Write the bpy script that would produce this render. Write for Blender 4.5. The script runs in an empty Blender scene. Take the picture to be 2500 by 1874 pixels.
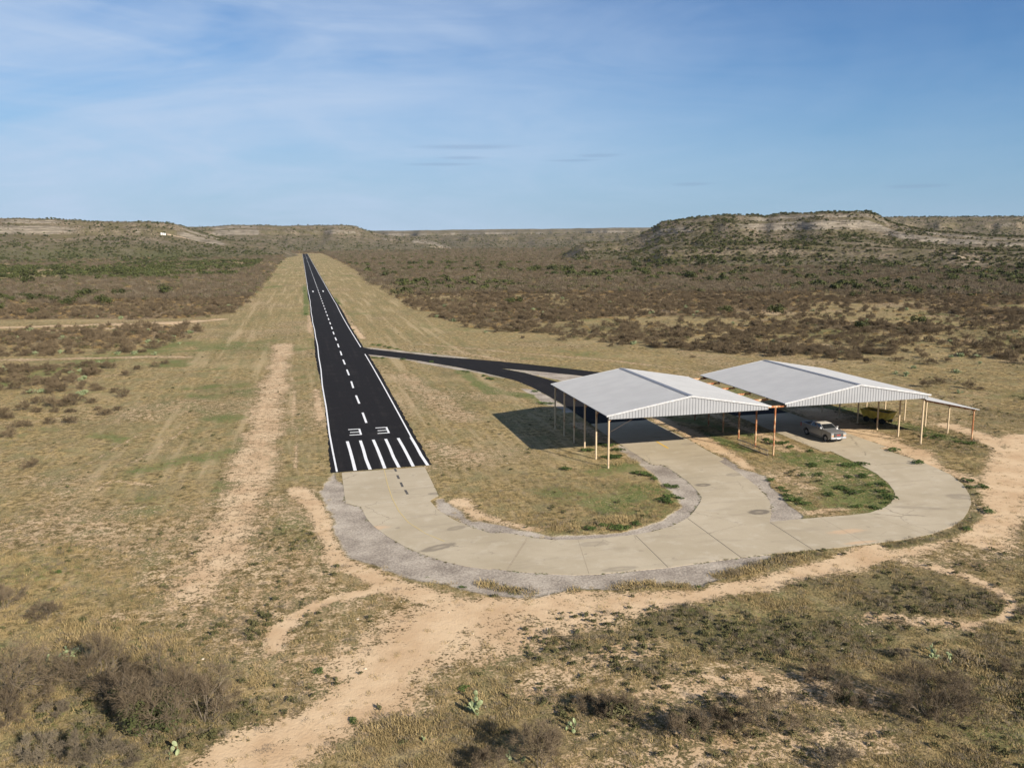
import bpy, math, random
import numpy as np
from mathutils import Vector, Matrix
from mathutils.geometry import tessellate_polygon

random.seed(7)
rng = np.random.default_rng(11)
R = math.radians
SC = bpy.context.scene
COL = SC.collection

# ------------------------------------------------------------------ camera
F, TH, RO, H, YAW = 2036.14, 0.17112, -0.00768, 20.987, 0.243767   # focal length in px of a 2500 px wide frame
fwd = Vector((math.sin(YAW) * math.cos(TH), math.cos(YAW) * math.cos(TH), -math.sin(TH)))
rgt = Vector((math.cos(YAW), -math.sin(YAW), 0))
upv = rgt.cross(fwd)
r2 = math.cos(RO) * rgt + math.sin(RO) * upv
u2 = -math.sin(RO) * rgt + math.cos(RO) * upv
cd = bpy.data.cameras.new('camera'); cam = bpy.data.objects.new('camera', cd); COL.objects.link(cam)
cd.sensor_fit = 'HORIZONTAL'; cd.sensor_width = 36; cd.lens = 36 * F / 2500
cd.clip_start = 0.5; cd.clip_end = 60000
cam.matrix_world = Matrix(((r2.x, u2.x, -fwd.x, 0), (r2.y, u2.y, -fwd.y, 0), (r2.z, u2.z, -fwd.z, H), (0, 0, 0, 1)))
SC.camera = cam

# ------------------------------------------------------------------ light
SUN_EL = R(25.6); SUN_ROT = R(153.9)
sd = bpy.data.lights.new('sun', 'SUN'); sun = bpy.data.objects.new('sun', sd); COL.objects.link(sun)
sd.energy = 5.0; sd.angle = R(0.5); sd.color = (1.0, 0.915, 0.78)
tosun = Vector((math.sin(SUN_ROT) * math.cos(SUN_EL), math.cos(SUN_ROT) * math.cos(SUN_EL), math.sin(SUN_EL)))
sun.rotation_euler = tosun.to_track_quat('Z', 'Y').to_euler()
sun.location = (60, -60, 80)
W = bpy.data.worlds.new('World'); SC.world = W; W.use_nodes = True
wt = W.node_tree; wn = wt.nodes; wl = wt.links; wn.clear()
SKY_S = 0.05


def wnode(t, **k):
    n = wn.new(t)
    for a, b in k.items(): setattr(n, a, b)
    return n


sky = wnode('ShaderNodeTexSky', sky_type='NISHITA', sun_disc=False, sun_elevation=SUN_EL, sun_rotation=SUN_ROT,
            altitude=900, air_density=1.0, dust_density=0.05, ozone_density=4.0)
tc = wnode('ShaderNodeTexCoord')


def wcloud(scale, rot, detail, lo, hi, dist=0.6):
    m = wnode('ShaderNodeMapping'); m.inputs['Scale'].default_value = scale; m.inputs['Rotation'].default_value = rot
    n = wnode('ShaderNodeTexNoise'); n.inputs['Scale'].default_value = 1; n.inputs['Detail'].default_value = detail
    n.inputs['Roughness'].default_value = 0.62; n.inputs['Distortion'].default_value = dist
    r = wnode('ShaderNodeMapRange'); r.interpolation_type = 'SMOOTHSTEP'
    r.inputs['From Min'].default_value = lo; r.inputs['From Max'].default_value = hi
    wl.new(tc.outputs['Generated'], m.inputs['Vector']); wl.new(m.outputs[0], n.inputs['Vector']); wl.new(n.outputs[0], r.inputs[0])
    return r.outputs[0]


def wmath(op, a, b=None, c=None):
    n = wnode('ShaderNodeMath', operation=op)
    for i, q in enumerate((a, b, c)):
        if q is None: continue
        if isinstance(q, (int, float)): n.inputs[i].default_value = q
        else: wl.new(q, n.inputs[i])
    return n.outputs[0]


c_big = wcloud((1.3, 1.6, 4.5), (0.1, 0.2, 0.35), 5, 0.28, 0.72)
c_wisp = wcloud((3.4, 2.2, 17.0), (0.10, 0.14, 0.3), 9, 0.34, 0.76, 1.3)
sep = wnode('ShaderNodeSeparateXYZ'); wl.new(tc.outputs['Generated'], sep.inputs[0])
side = wnode('ShaderNodeMapRange'); side.interpolation_type = 'SMOOTHSTEP'
# thin cirrus lies to the north-west, the east is clear
wl.new(wmath('SUBTRACT', wmath('MULTIPLY', sep.outputs[1], 0.28), wmath('MULTIPLY', sep.outputs[0], 0.95)), side.inputs[0])
side.inputs['From Min'].default_value = -0.42; side.inputs['From Max'].default_value = 0.45
side.inputs['To Min'].default_value = 0.22; side.inputs['To Max'].default_value = 1.0
veil = wmath('MULTIPLY', wmath('ADD', wmath('MULTIPLY', c_big, 0.66), wmath('MULTIPLY', c_wisp, 0.27)), side.outputs[0])
veil = wmath('MINIMUM', wmath('ADD', veil, 0.10), 0.85)
mix = wnode('ShaderNodeMix', data_type='RGBA'); wl.new(veil, mix.inputs[0])
hz = wnode('ShaderNodeMapRange'); hz.interpolation_type = 'SMOOTHSTEP'; wl.new(sep.outputs[2], hz.inputs[0])
hz.inputs['From Min'].default_value = -0.02; hz.inputs['From Max'].default_value = 0.24; hz.inputs['To Min'].default_value = 0.86; hz.inputs['To Max'].default_value = 0.0
low = wnode('ShaderNodeMix', data_type='RGBA'); wl.new(hz.outputs[0], low.inputs[0]); wl.new(sky.outputs[0], low.inputs[6]); low.inputs[7].default_value = (2.9, 4.3, 5.9, 1)
hs = wnode('ShaderNodeHueSaturation'); hs.inputs['Saturation'].default_value = 1.25
hi = wnode('ShaderNodeMapRange'); hi.interpolation_type = 'SMOOTHSTEP'; hi.inputs['From Min'].default_value = 0.10; hi.inputs['From Max'].default_value = 0.55
wl.new(wmath('ADD', sep.outputs[2], wmath('MULTIPLY', sep.outputs[0], 0.16)), hi.inputs[0])
deep = wnode('ShaderNodeMix', data_type='RGBA', blend_type='MULTIPLY'); wl.new(hi.outputs[0], deep.inputs[0]); wl.new(low.outputs[2], deep.inputs[6]); deep.inputs[7].default_value = (.19, .52, .82, 1)
wl.new(deep.outputs[2], hs.inputs['Color']); wl.new(hs.outputs[0], mix.inputs[6])
mix.inputs[7].default_value = (5.2, 6.4, 8.3, 1)
# a few thin grey cloud streaks low over the far hills
streak = None
def sky_dir(u, v): X, Y = (u - 1250) / F, (v - 937) / F; return (fwd + rgt * X - upv * Y).normalized()
for u, v, rx, rz in ((1150, 358, .062, .0028), (1140, 384, .030, .0022), (1080, 400, .040, .0018), (1465, 381, .024, .0020), (1690, 453, .022, .0020), (1400, 393, .03, .0014), (2240, 462, .03, .002)):
    d = sky_dir(u, v); mp = wnode('ShaderNodeMapping', vector_type='TEXTURE'); mp.inputs['Location'].default_value = d
    mp.inputs['Rotation'].default_value = (0, 0, -math.atan2(d.x, d.y)); mp.inputs['Scale'].default_value = (rx, 1, rz)
    wl.new(tc.outputs['Generated'], mp.inputs[0]); ln = wnode('ShaderNodeVectorMath', operation='LENGTH'); wl.new(mp.outputs[0], ln.inputs[0])
    mr = wnode('ShaderNodeMapRange'); mr.interpolation_type = 'SMOOTHSTEP'; wl.new(wmath('ADD', ln.outputs['Value'], wmath('MULTIPLY', wmath('SUBTRACT', c_wisp, 0.5), 0.5)), mr.inputs[0])
    mr.inputs['From Min'].default_value = 1.25; mr.inputs['From Max'].default_value = 0.2; mr.inputs['To Max'].default_value = .28
    streak = mr.outputs[0] if streak is None else wmath('MAXIMUM', streak, mr.outputs[0])
bg = wnode('ShaderNodeBackground'); bg.inputs[1].default_value = SKY_S
smx = wnode('ShaderNodeMix', data_type='RGBA'); wl.new(streak, smx.inputs[0]); wl.new(mix.outputs[2], smx.inputs[6]); smx.inputs[7].default_value = (2.3, 3.3, 4.9, 1)
wl.new(smx.outputs[2], bg.inputs[0]); wo = wnode('ShaderNodeOutputWorld'); wl.new(bg.outputs[0], wo.inputs[0])
SC.view_settings.view_transform = 'Standard'; SC.view_settings.look = 'None'; SC.view_settings.gamma = 1
SC.view_settings.exposure = 1.0
SC.cycles.max_bounces = 5; SC.cycles.diffuse_bounces = 3; SC.cycles.glossy_bounces = 3
SC.cycles.transparent_max_bounces = 8; SC.cycles.volume_bounces = 0
SC.cycles.use_denoising = True; SC.cycles.sample_clamp_indirect = 6


# ------------------------------------------------------------------ pixel -> ground helpers
def ray(u, v):
    X, Y = u - 1250.0, v - 937.0
    X, Y = math.cos(RO) * X + math.sin(RO) * Y, -math.sin(RO) * X + math.cos(RO) * Y
    return fwd + rgt * (X / F) - upv * (Y / F)


def G(u, v, z=0.0):
    d = ray(u, v); t = (z - H) / d.z
    return (d.x * t, d.y * t)


D = lambda x, y: G(x * 1.13020, y * 1.13020)                 # overview picture
Q1 = lambda x, y: G(1150 + x * .33906, 850 + y * .33906)
Q2 = lambda x, y: G(1700 + x * .33906, 850 + y * .33906)
Q3 = lambda x, y: G(700 + x * .27137, 580 + y * .27137)
Q4 = lambda x, y: G(700 + x * .27137, 950 + y * .27137)
Q5 = lambda x, y: G(x / 3.687, 760 + y / 3.687)
Q6 = lambda x, y: G(900 + x / 2.765, 640 + y / 2.765)
Q7 = lambda x, y: G(1500 + x / 2.212, 480 + y / 2.212)
Q8 = lambda x, y: G(x / 2.212, 500 + y / 2.212)
B1 = lambda x, y: G(x / 3.16, 1400 + y / 3.16)
B2 = lambda x, y: G(650 + x / 3.16, 1400 + y / 3.16)
B3 = lambda x, y: G(1250 + x / 3.16, 1400 + y / 3.16)
B4 = lambda x, y: G(1850 + x / 3.403, 1400 + y / 3.403)
PL = lambda f, *a: [f(*q) for q in a]


# ------------------------------------------------------------------ numpy noise
_perm = rng.permutation(4096); _val = rng.random(4096)


def vnoise(x, y, s, seed=0):
    x = np.asarray(x, float) / s + seed * 37.7; y = np.asarray(y, float) / s + seed * 91.3
    xi = np.floor(x).astype(int); yi = np.floor(y).astype(int); fx = x - xi; fy = y - yi
    fx = fx * fx * (3 - 2 * fx); fy = fy * fy * (3 - 2 * fy)
    h = lambda i, j: _val[(_perm[(i + seed) & 4095] + j * 57) & 4095]
    return (h(xi, yi) * (1 - fx) + h(xi + 1, yi) * fx) * (1 - fy) + (h(xi, yi + 1) * (1 - fx) + h(xi + 1, yi + 1) * fx) * fy


def fbm(x, y, s, o=4, seed=0):
    t = 0; a = 1; n = 0
    for k in range(o): t = t + a * vnoise(x, y, s / 2 ** k, seed + k * 5); n += a; a *= .55
    return t / n


def sstep(a, b, x):
    t = np.clip((x - a) / (b - a), 0, 1); return t * t * (3 - 2 * t)


def dpoly(x, y, pts):
    d = np.full(np.shape(x), 1e9)
    for (ax, ay), (bx, by) in zip(pts[:-1], pts[1:]):
        vx, vy = bx - ax, by - ay; L = vx * vx + vy * vy + 1e-9
        t = np.clip(((x - ax) * vx + (y - ay) * vy) / L, 0, 1)
        d = np.minimum(d, np.hypot(x - ax - t * vx, y - ay - t * vy))
    return d


def inpoly(x, y, pts):
    r = np.zeros(np.shape(x), bool); n = len(pts)
    for i in range(n):
        ax, ay = pts[i]; bx, by = pts[(i + 1) % n]
        if ay == by: continue
        c = ((ay > y) != (by > y)) & (x < (bx - ax) * (y - ay) / (by - ay) + ax)
        r ^= c
    return r


def spoly(x, y, pts):                                        # signed distance, positive inside
    d = dpoly(x, y, list(pts) + [pts[0]])
    return np.where(inpoly(x, y, pts), d, -d)


# ------------------------------------------------------------------ mesh builder
class MB:
    def __init__(s): s.v = []; s.f = []

    def add(s, vs, fs):
        o = len(s.v); s.v += [tuple(q) for q in vs]; s.f += [tuple(i + o for i in f) for f in fs]; return s

    def box(s, x0, x1, y0, y1, z0, z1):
        v = [(x0, y0, z0), (x1, y0, z0), (x1, y1, z0), (x0, y1, z0), (x0, y0, z1), (x1, y0, z1), (x1, y1, z1), (x0, y1, z1)]
        return s.add(v, [(3, 2, 1, 0), (4, 5, 6, 7), (0, 1, 5, 4), (1, 2, 6, 5), (2, 3, 7, 6), (3, 0, 4, 7)])

    def tube(s, a, b, r0, r1=None, n=8, cap=True):
        a = Vector(a); b = Vector(b); r1 = r0 if r1 is None else r1
        d = (b - a).normalized(); p = d.orthogonal().normalized(); q = d.cross(p)
        vs = []
        for c, r in ((a, r0), (b, r1)):
            for k in range(n):
                t = 2 * math.pi * k / n; vs.append(c + p * math.cos(t) * r + q * math.sin(t) * r)
        fs = [(k, (k + 1) % n, n + (k + 1) % n, n + k) for k in range(n)]
        if cap: fs += [tuple(range(n - 1, -1, -1)), tuple(range(n, 2 * n))]
        return s.add(vs, fs)

    def bar(s, a, b, w, h, up=(0, 0, 1)):                     # rectangular bar from a to b
        a = Vector(a); b = Vector(b); d = (b - a).normalized(); q = d.cross(Vector(up)).normalized() * w / 2; u = q.cross(d).normalized() * h / 2
        v = [a - q - u, a + q - u, a + q + u, a - q + u, b - q - u, b + q - u, b + q + u, b - q + u]
        return s.add(v, [(0, 1, 2, 3), (7, 6, 5, 4), (1, 0, 4, 5), (2, 1, 5, 6), (3, 2, 6, 7), (0, 3, 7, 4)])

    def prism(s, poly, y0, y1):                              # side profile (x, z) pushed along y
        n = len(poly); v = [(x, y0, z) for x, z in poly] + [(x, y1, z) for x, z in poly]
        tri = tessellate_polygon([[Vector((x, z, 0)) for x, z in poly]])
        fs = [tuple(t) for t in tri] + [tuple(i + n for i in reversed(t)) for t in tri]
        fs += [(i, (i + 1) % n, n + (i + 1) % n, n + i) for i in range(n)]
        return s.add(v, fs)

    def slab(s, poly, z0, z1):
        n = len(poly); v = [(x, y, z1) for x, y in poly] + [(x, y, z0) for x, y in poly]
        tri = tessellate_polygon([[Vector((x, y, 0)) for x, y in poly]])
        area = sum(poly[i][0] * poly[(i + 1) % n][1] - poly[(i + 1) % n][0] * poly[i][1] for i in range(n))
        fs = []
        for t in tri:
            a, b, c = [Vector((*poly[i], 0)) for i in t]
            fs.append(tuple(t) if (b - a).cross(c - a).z > 0 else tuple(reversed(t)))
        ring = [(i, n + i, n + (i + 1) % n, (i + 1) % n) for i in range(n)]
        if area < 0: ring = [tuple(reversed(q)) for q in ring]
        return s.add(v, fs + ring)

    def strip(s, pts, w, z):                                 # flat painted line of width w
        P = [Vector((*q, 0)) for q in pts]; vs = []
        for i, c in enumerate(P):
            d = (P[min(i + 1, len(P) - 1)] - P[max(i - 1, 0)]).normalized(); nrm = Vector((-d.y, d.x, 0)) * w / 2
            vs += [(c.x + nrm.x, c.y + nrm.y, z), (c.x - nrm.x, c.y - nrm.y, z)]
        return s.add(vs, [(2 * i, 2 * i + 1, 2 * i + 3, 2 * i + 2) for i in range(len(P) - 1)])

    def build(s, name, m, parent=None, smooth=False):
        me = bpy.data.meshes.new(name); me.from_pydata(s.v, [], s.f); me.materials.append(m)
        if smooth: me.polygons.foreach_set('use_smooth', [True] * len(me.polygons))
        me.update()
        o = bpy.data.objects.new(name, me); COL.objects.link(o); o.parent = parent
        return o


def tag(o, label=None, cat=None, group=None, kind=None):
    if label: o['label'] = label
    if cat: o['category'] = cat
    if group: o['group'] = group
    if kind: o['kind'] = kind
    return o


def empty(name, loc, rz=0):
    o = bpy.data.objects.new(name, None); o.empty_display_size = .3; COL.objects.link(o); o.location = loc; o.rotation_euler = (0, 0, rz); return o


def copy_tree(o, parent=None):
    c = o.copy(); COL.objects.link(c); c.parent = parent
    for ch in [k for k in o.children]: copy_tree(ch, c)
    return c


# ------------------------------------------------------------------ materials
class NT:
    def __init__(s, name, rough=.9, spec=.2, metal=0.):
        s.m = bpy.data.materials.new(name); s.m.use_nodes = True; s.t = s.m.node_tree; s.n = s.t.nodes; s.l = s.t.links
        s.b = s.n['Principled BSDF']; s.b.inputs['Roughness'].default_value = rough; s.b.inputs['Metallic'].default_value = metal
        s.b.inputs['Specular IOR Level'].default_value = spec; s._pos = None

    def pos(s):
        if s._pos is None: s._pos = s.n.new('ShaderNodeNewGeometry').outputs['Position']
        return s._pos

    def obj(s): return s.n.new('ShaderNodeTexCoord').outputs['Object']

    def put(s, i, q):
        if isinstance(q, (int, float)): i.default_value = q
        elif isinstance(q, tuple): i.default_value = q if len(q) == 4 or i.type == 'VECTOR' else (*q, 1)
        else: s.l.new(q, i)

    def noise(s, scale, vec=None, det=3, rough=.6, stretch=None, dist=0.):
        v = vec if vec is not None else s.pos()
        if stretch:
            mp = s.n.new('ShaderNodeMapping'); mp.inputs['Scale'].default_value = stretch[:3]
            if len(stretch) > 3: mp.inputs['Rotation'].default_value = (0, 0, stretch[3])
            s.l.new(v, mp.inputs[0]); v = mp.outputs[0]
        n = s.n.new('ShaderNodeTexNoise'); s.l.new(v, n.inputs['Vector'])
        n.inputs['Scale'].default_value = scale; n.inputs['Detail'].default_value = det; n.inputs['Roughness'].default_value = rough
        n.inputs['Distortion'].default_value = dist
        return n.outputs[0]

    def math(s, op, a, b=0., c=0.):
        n = s.n.new('ShaderNodeMath'); n.operation = op
        for i, q in enumerate((a, b, c)): s.put(n.inputs[i], q)
        return n.outputs[0]

    def rng(s, x, a, b, c=0., d=1., smooth=True):
        n = s.n.new('ShaderNodeMapRange')
        if smooth: n.interpolation_type = 'SMOOTHSTEP'
        s.put(n.inputs[0], x)
        for i, q in enumerate((a, b, c, d)): s.put(n.inputs[i + 1], q)
        return n.outputs[0]

    def mix(s, f, a, b):
        n = s.n.new('ShaderNodeMix'); n.data_type = 'RGBA'
        s.put(n.inputs[0], f); s.put(n.inputs[6], a); s.put(n.inputs[7], b); return n.outputs[2]

    def attr(s, name):
        n = s.n.new('ShaderNodeAttribute'); n.attribute_name = name; return n.outputs['Fac']

    def rand(s): return s.n.new('ShaderNodeObjectInfo').outputs['Random']

    def col(s, c): s.put(s.b.inputs['Base Color'], c); return s

    def bump(s, h, st=.5, dist=.1):
        n = s.n.new('ShaderNodeBump'); n.inputs['Strength'].default_value = st; n.inputs['Distance'].default_value = dist
        s.l.new(h, n.inputs['Height']); s.l.new(n.outputs[0], s.b.inputs['Normal']); return s


def flat(name, c, rough=.8, metal=0., spec=.3, var=.15, scale=4., obj=True):
    m = NT(name, rough, spec, metal); n = m.noise(scale, m.obj() if obj else None)
    lo = tuple(q * (1 - var) for q in c); hi = tuple(min(1, q * (1 + var)) for q in c)
    m.col(m.mix(m.rng(n, .3, .7), lo, hi)); return m.m


# ground shader
def soil_colors(m):
    return m.mix(m.rng(m.noise(.35, det=4), .3, .7), (.43, .295, .176), (.535, .395, .252))


g = NT('ground', .95, .1)
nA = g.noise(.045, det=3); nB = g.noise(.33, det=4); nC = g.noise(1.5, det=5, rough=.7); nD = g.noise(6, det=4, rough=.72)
nS = g.noise(1.0, det=4, stretch=(1.6, .35, 1, R(26)))        # grazed streaks
grass = g.mix(g.rng(nC, .38, .62), (.098, .073, .030), (.372, .272, .126))
grass = g.mix(g.rng(nB, .42, .66), grass, g.mix(g.rng(nD, .35, .65), (.135, .115, .055), (.275, .228, .112)))
grass = g.mix(g.math('MULTIPLY', g.rng(nS, .45, .7), .5), grass, (.40, .30, .175))
nM = g.noise(1, det=4, stretch=(.55, .022, 1)); nP = g.noise(.11, det=5, rough=.65)
grass = g.mix(g.math('MULTIPLY', g.rng(nP, .50, .70), .55), grass, g.mix(g.rng(nD, .35, .65), (.085, .078, .036), (.20, .165, .085)))
grass = g.mix(g.math('MULTIPLY', g.rng(nA, .52, .72), .5), grass, (.375, .285, .158))
grass = g.mix(g.math('MULTIPLY', g.rng(nD, .47, .33), .6), grass, (.058, .050, .022))  # dark dead-forb speckles, painted to stand in for shadows of grass tufts
grass = g.mix(g.math('MULTIPLY', g.math('MULTIPLY', g.rng(nM, .50, .68), g.attr('lush')), .6), grass, (.40, .31, .18))
grass = g.mix(g.math('MULTIPLY', g.math('MULTIPLY', g.rng(nM, .48, .32), g.attr('lush')), .45), grass, (.125, .125, .052))
gm = g.rng(g.math('ADD', g.math('ADD', g.attr('green'), g.math('MULTIPLY', g.math('SUBTRACT', nB, .5), .9)), g.math('ADD', g.math('MULTIPLY', g.math('SUBTRACT', nC, .5), 1.5), g.math('MULTIPLY', g.math('SUBTRACT', nD, .5), 1.0))), .36, .70)
grass = g.mix(g.math('MULTIPLY', gm, .82), grass, g.mix(g.rng(nD, .3, .7), (.05, .075, .018), (.15, .18, .058)))
dk = g.rng(g.math('ADD', g.attr('dark'), g.math('MULTIPLY', g.math('SUBTRACT', nC, .5), 1.1)), .35, .75)
grass = g.mix(g.math('MULTIPLY', dk, .75), grass, g.mix(g.rng(nD, .3, .7), (.055, .052, .024), (.15, .122, .06)))
bf = g.rng(g.math('ADD', g.attr('brush'), g.math('MULTIPLY', g.math('SUBTRACT', nB, .5), .7)), .35, .7)
grass = g.mix(g.math('MULTIPLY', bf, .88), grass, g.mix(g.rng(nC, .38, .62), (.055, .040, .026), g.mix(g.rng(nB, .4, .65), (.15, .108, .064), (.31, .205, .095))))
df = g.rng(g.math('ADD', g.math('ADD', g.attr('dirt'), g.math('MULTIPLY', g.math('SUBTRACT', nC, .5), 1.6)), g.math('MULTIPLY', g.math('SUBTRACT', nD, .5), 1.2)), .44, .66)
c = g.mix(df, grass, soil_colors(g))
gv = g.rng(g.math('ADD', g.attr('gravel'), g.math('ADD', g.math('MULTIPLY', g.math('SUBTRACT', nC, .5), .7), g.math('MULTIPLY', g.math('SUBTRACT', nB, .5), .8))), .32, .66)
c = g.mix(gv, c, g.mix(g.rng(g.math('ADD', g.math('MULTIPLY', nD, .5), g.math('MULTIPLY', nB, .5)), .35, .65), (.17, .14, .115), (.42, .365, .30)))
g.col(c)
hgt = g.math('ADD', g.math('MULTIPLY', nC, .7), g.math('MULTIPLY', nD, .4))
hgt = g.math('MULTIPLY', hgt, g.math('SUBTRACT', 1.0, g.math('MULTIPLY', g.math('MAXIMUM', df, gv), .7)))
g.bump(hgt, .75, .22)
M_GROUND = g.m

# mesas: pale limestone ledges, tan soil, scrubby cover
g = NT('mesa', .95, .1)
nB = g.noise(.06, det=5); nC = g.noise(.35, det=4); nL = g.noise(.05, det=3, stretch=(1, 1, 14))
soil = g.mix(g.rng(nC, .35, .65), (.08, .064, .043), (.225, .18, .128))
veg = g.mix(g.rng(nB, .35, .65), (.05, .05, .022), (.095, .082, .042))
c = g.mix(g.math('MULTIPLY', g.rng(g.math('ADD', nB, g.math('MULTIPLY', g.math('SUBTRACT', nC, .5), .7)), .40, .60), .88), soil, veg)
c = g.mix(g.math('MULTIPLY', g.attr('green'), g.rng(nC, .3, .6)), c, (.075, .085, .025))
rk = g.math('MULTIPLY', g.rng(g.math('ADD', g.math('ADD', g.attr('rock'), g.math('MULTIPLY', g.math('SUBTRACT', nC, .5), 1.0)), g.math('SUBTRACT', nB, .5)), .48, .8), .85)
rc = g.mix(g.rng(nL, .35, .65), (.10, .085, .068), (.25, .215, .172))
c = g.mix(rk, c, rc)
c = g.mix(g.rng(g.attr('path'), .35, .6), c, (.50, .38, .25))
g.col(c); g.bump(g.math('ADD', nC, nL), 1.0, 2.0)
M_MESA = g.m

g = NT('asphalt', .95, .06)
nF = g.noise(14, det=4); nB = g.noise(.35, det=3); nS = g.noise(1, det=3, stretch=(1.3, .04, 1))
c = g.mix(g.rng(nF, .3, .7), (.0085, .008, .009), (.020, .0185, .0195))
c = g.mix(g.math('MULTIPLY', g.rng(g.math('ADD', g.math('MULTIPLY', nB, .5), g.math('MULTIPLY', nS, .5)), .5, .68), .45), c, (.036, .032, .030))
g.col(c); g.bump(nF, .3, .02)
M_ASPH = g.m


def stain(m, cx, cy, rx, ry, rot=0.):
    mp = m.n.new('ShaderNodeMapping'); mp.vector_type = 'TEXTURE'
    mp.inputs['Location'].default_value = (cx, cy, 0); mp.inputs['Rotation'].default_value = (0, 0, rot); mp.inputs['Scale'].default_value = (rx, ry, 1000)
    m.l.new(m.pos(), mp.inputs[0])
    ln = m.n.new('ShaderNodeVectorMath'); ln.operation = 'LENGTH'; m.l.new(mp.outputs[0], ln.inputs[0])
    return ln.outputs['Value']


g = NT('concrete', .85, .25)
nA = g.noise(.13, det=4, dist=.5); nB = g.noise(.8, det=4); nF = g.noise(11, det=4); nC = g.noise(2.5, det=4)
c = g.mix(g.rng(nA, .3, .7), (.335, .278, .192), (.415, .35, .255))
c = g.mix(g.math('MULTIPLY', g.rng(nB, .5, .72), .45), c, (.46, .40, .31))
c = g.mix(g.math('MULTIPLY', g.rng(nF, .3, .75), .14), c, (.20, .17, .13))
vo = g.n.new('ShaderNodeTexVoronoi'); vo.feature = 'DISTANCE_TO_EDGE'; vo.inputs['Scale'].default_value = .16; vo.inputs['Randomness'].default_value = 1
wr = g.n.new('ShaderNodeVectorMath'); wr.operation = 'ADD'; g.l.new(g.pos(), wr.inputs[0]); wc = g.n.new('ShaderNodeCombineXYZ'); g.put(wc.inputs[0], g.math('MULTIPLY', nB, 1.6)); g.put(wc.inputs[1], g.math('MULTIPLY', nC, .5)); g.l.new(wc.outputs[0], wr.inputs[1]); g.l.new(wr.outputs[0], vo.inputs['Vector'])
c = g.mix(g.math('MULTIPLY', g.math('MULTIPLY', g.rng(vo.outputs['Distance'], .007, .002), g.rng(nA, .5, .56)), .55), c, (.14, .115, .085))
spot = g.noise(1.1, det=3, rough=.5); c = g.mix(g.math('MULTIPLY', g.rng(spot, .66, .74), .4), c, (.17, .14, .11))
strk = g.noise(.5, det=4, stretch=(.5, 2.2, 1, .5)); c = g.mix(g.math('MULTIPLY', g.rng(strk, .52, .68), .3), c, (.245, .205, .15))
for (fn, x, y, rx, ry, ro, st) in ((Q1, 1670, 985, .75, .45, 0, .75), (Q2, 450, 1180, .95, .6, .1, .8), (Q4, 1365, 1425, 1.45, .5, .35, .6), (Q4, 1525, 1250, .9, .4, .35, .4),
                                   (Q1, 880, 1410, 1.2, .5, 0, .3), (Q2, 1905, 1070, 1.2, .8, -.3, .35), (Q2, 1600, 1150, 2.2, .35, -.4, .3), (Q4, 1330, 940, .6, .35, 0, .55),
                                   (Q2, 280, 910, .9, .5, 0, .4), (Q1, 1070, 1590, 1.3, .4, 0, .35), (Q1, 1560, 690, .8, .4, 0, .3)):
    px, py = fn(x, y)
    L = g.math('ADD', stain(g, px, py, rx, ry, ro), g.math('MULTIPLY', g.math('SUBTRACT', nC, .5), .7))
    ring = g.math('MULTIPLY', g.rng(L, 1.15, .75), g.rng(L, .1, .55, .45, 1.))
    c = g.mix(g.math('MULTIPLY', ring, st), c, (.115, .095, .075))
for (fn, x, y, rx, ry) in ((Q2, 1085, 1320, 1.6, .5), (Q4, 790, 1250, 1.2, .5), (Q2, 1180, 1400, 1.5, .3)):
    px, py = fn(x, y)
    L = g.math('ADD', stain(g, px, py, rx, ry), g.math('MULTIPLY', g.math('SUBTRACT', nC, .5), .9))
    c = g.mix(g.math('MULTIPLY', g.rng(L, 1.2, .4), .6), c, (.50, .33, .20))
g.col(c); g.bump(nF, .15, .01)
M_CONC = g.m


def worn_paint(name, c, wear=.25, under=(.02, .019, .02)):
    m = NT(name, .7, .3); n = m.noise(7, det=5, rough=.7); n2 = m.noise(.8, det=3)
    m.col(m.mix(m.math('MULTIPLY', m.rng(m.math('ADD', m.math('MULTIPLY', n, .6), m.math('MULTIPLY', n2, .4)), .5, .64), wear * 2), c, under)); return m.m


M_WHITE = worn_paint('white_paint', (.66, .66, .67), .12)
M_YLINE = worn_paint('yellow_paint', (.47, .36, .16), .45, (.38, .31, .21))
M_YDASH = worn_paint('bright_yellow_paint', (.62, .38, .04), .2, (.36, .30, .22))
M_JOINT = flat('joint', (.12, .098, .075), .95)
M_JOINT2 = flat('faint_joint', (.29, .235, .165), .95)
M_TAR = flat('tar', (.075, .068, .06), .8)


def roof_mat(name, c, rough, metal):
    m = NT(name, rough, .4, metal); n = m.noise(.5, m.obj(), det=4); n2 = m.noise(1, m.obj(), det=3, stretch=(.25, 5, 1))
    m.col(m.mix(m.rng(m.math('ADD', m.math('MULTIPLY', n, .5), m.math('MULTIPLY', n2, .5)), .35, .65), tuple(q * .88 for q in c), c)); return m.m


M_ROOF = roof_mat('galvanised_roof', (.262, .267, .282), .5, .0)
M_GABLE = roof_mat('white_sheet', (.235, .24, .255), .55, .0)
M_TRIM = flat('white_trim', (.36, .36, .37), .5)
M_RIDGE = flat('ridge_metal', (.20, .21, .24), .55, .3)
M_INNER = flat('shed_timber', (.10, .07, .05), .9)


def rust_mat(name, paint, lo, hi):
    m = NT(name, .8, .25); n = m.noise(1.6, det=5, rough=.7, stretch=(2, 2, .8)); n2 = m.noise(9, det=3)
    rust = m.mix(m.rng(n2, .3, .7), (.16, .055, .022), (.34, .125, .05))
    m.col(m.mix(m.rng(n, lo, hi), paint, rust)); return m.m


M_POST = rust_mat('painted_pipe', (.46, .36, .24), .55, .72)
M_RUSTY = rust_mat('rusty_pipe', (.46, .33, .20), .36, .56)
M_LADDER = rust_mat('ladder_metal', (.22, .19, .15), .5, .75)

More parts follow.
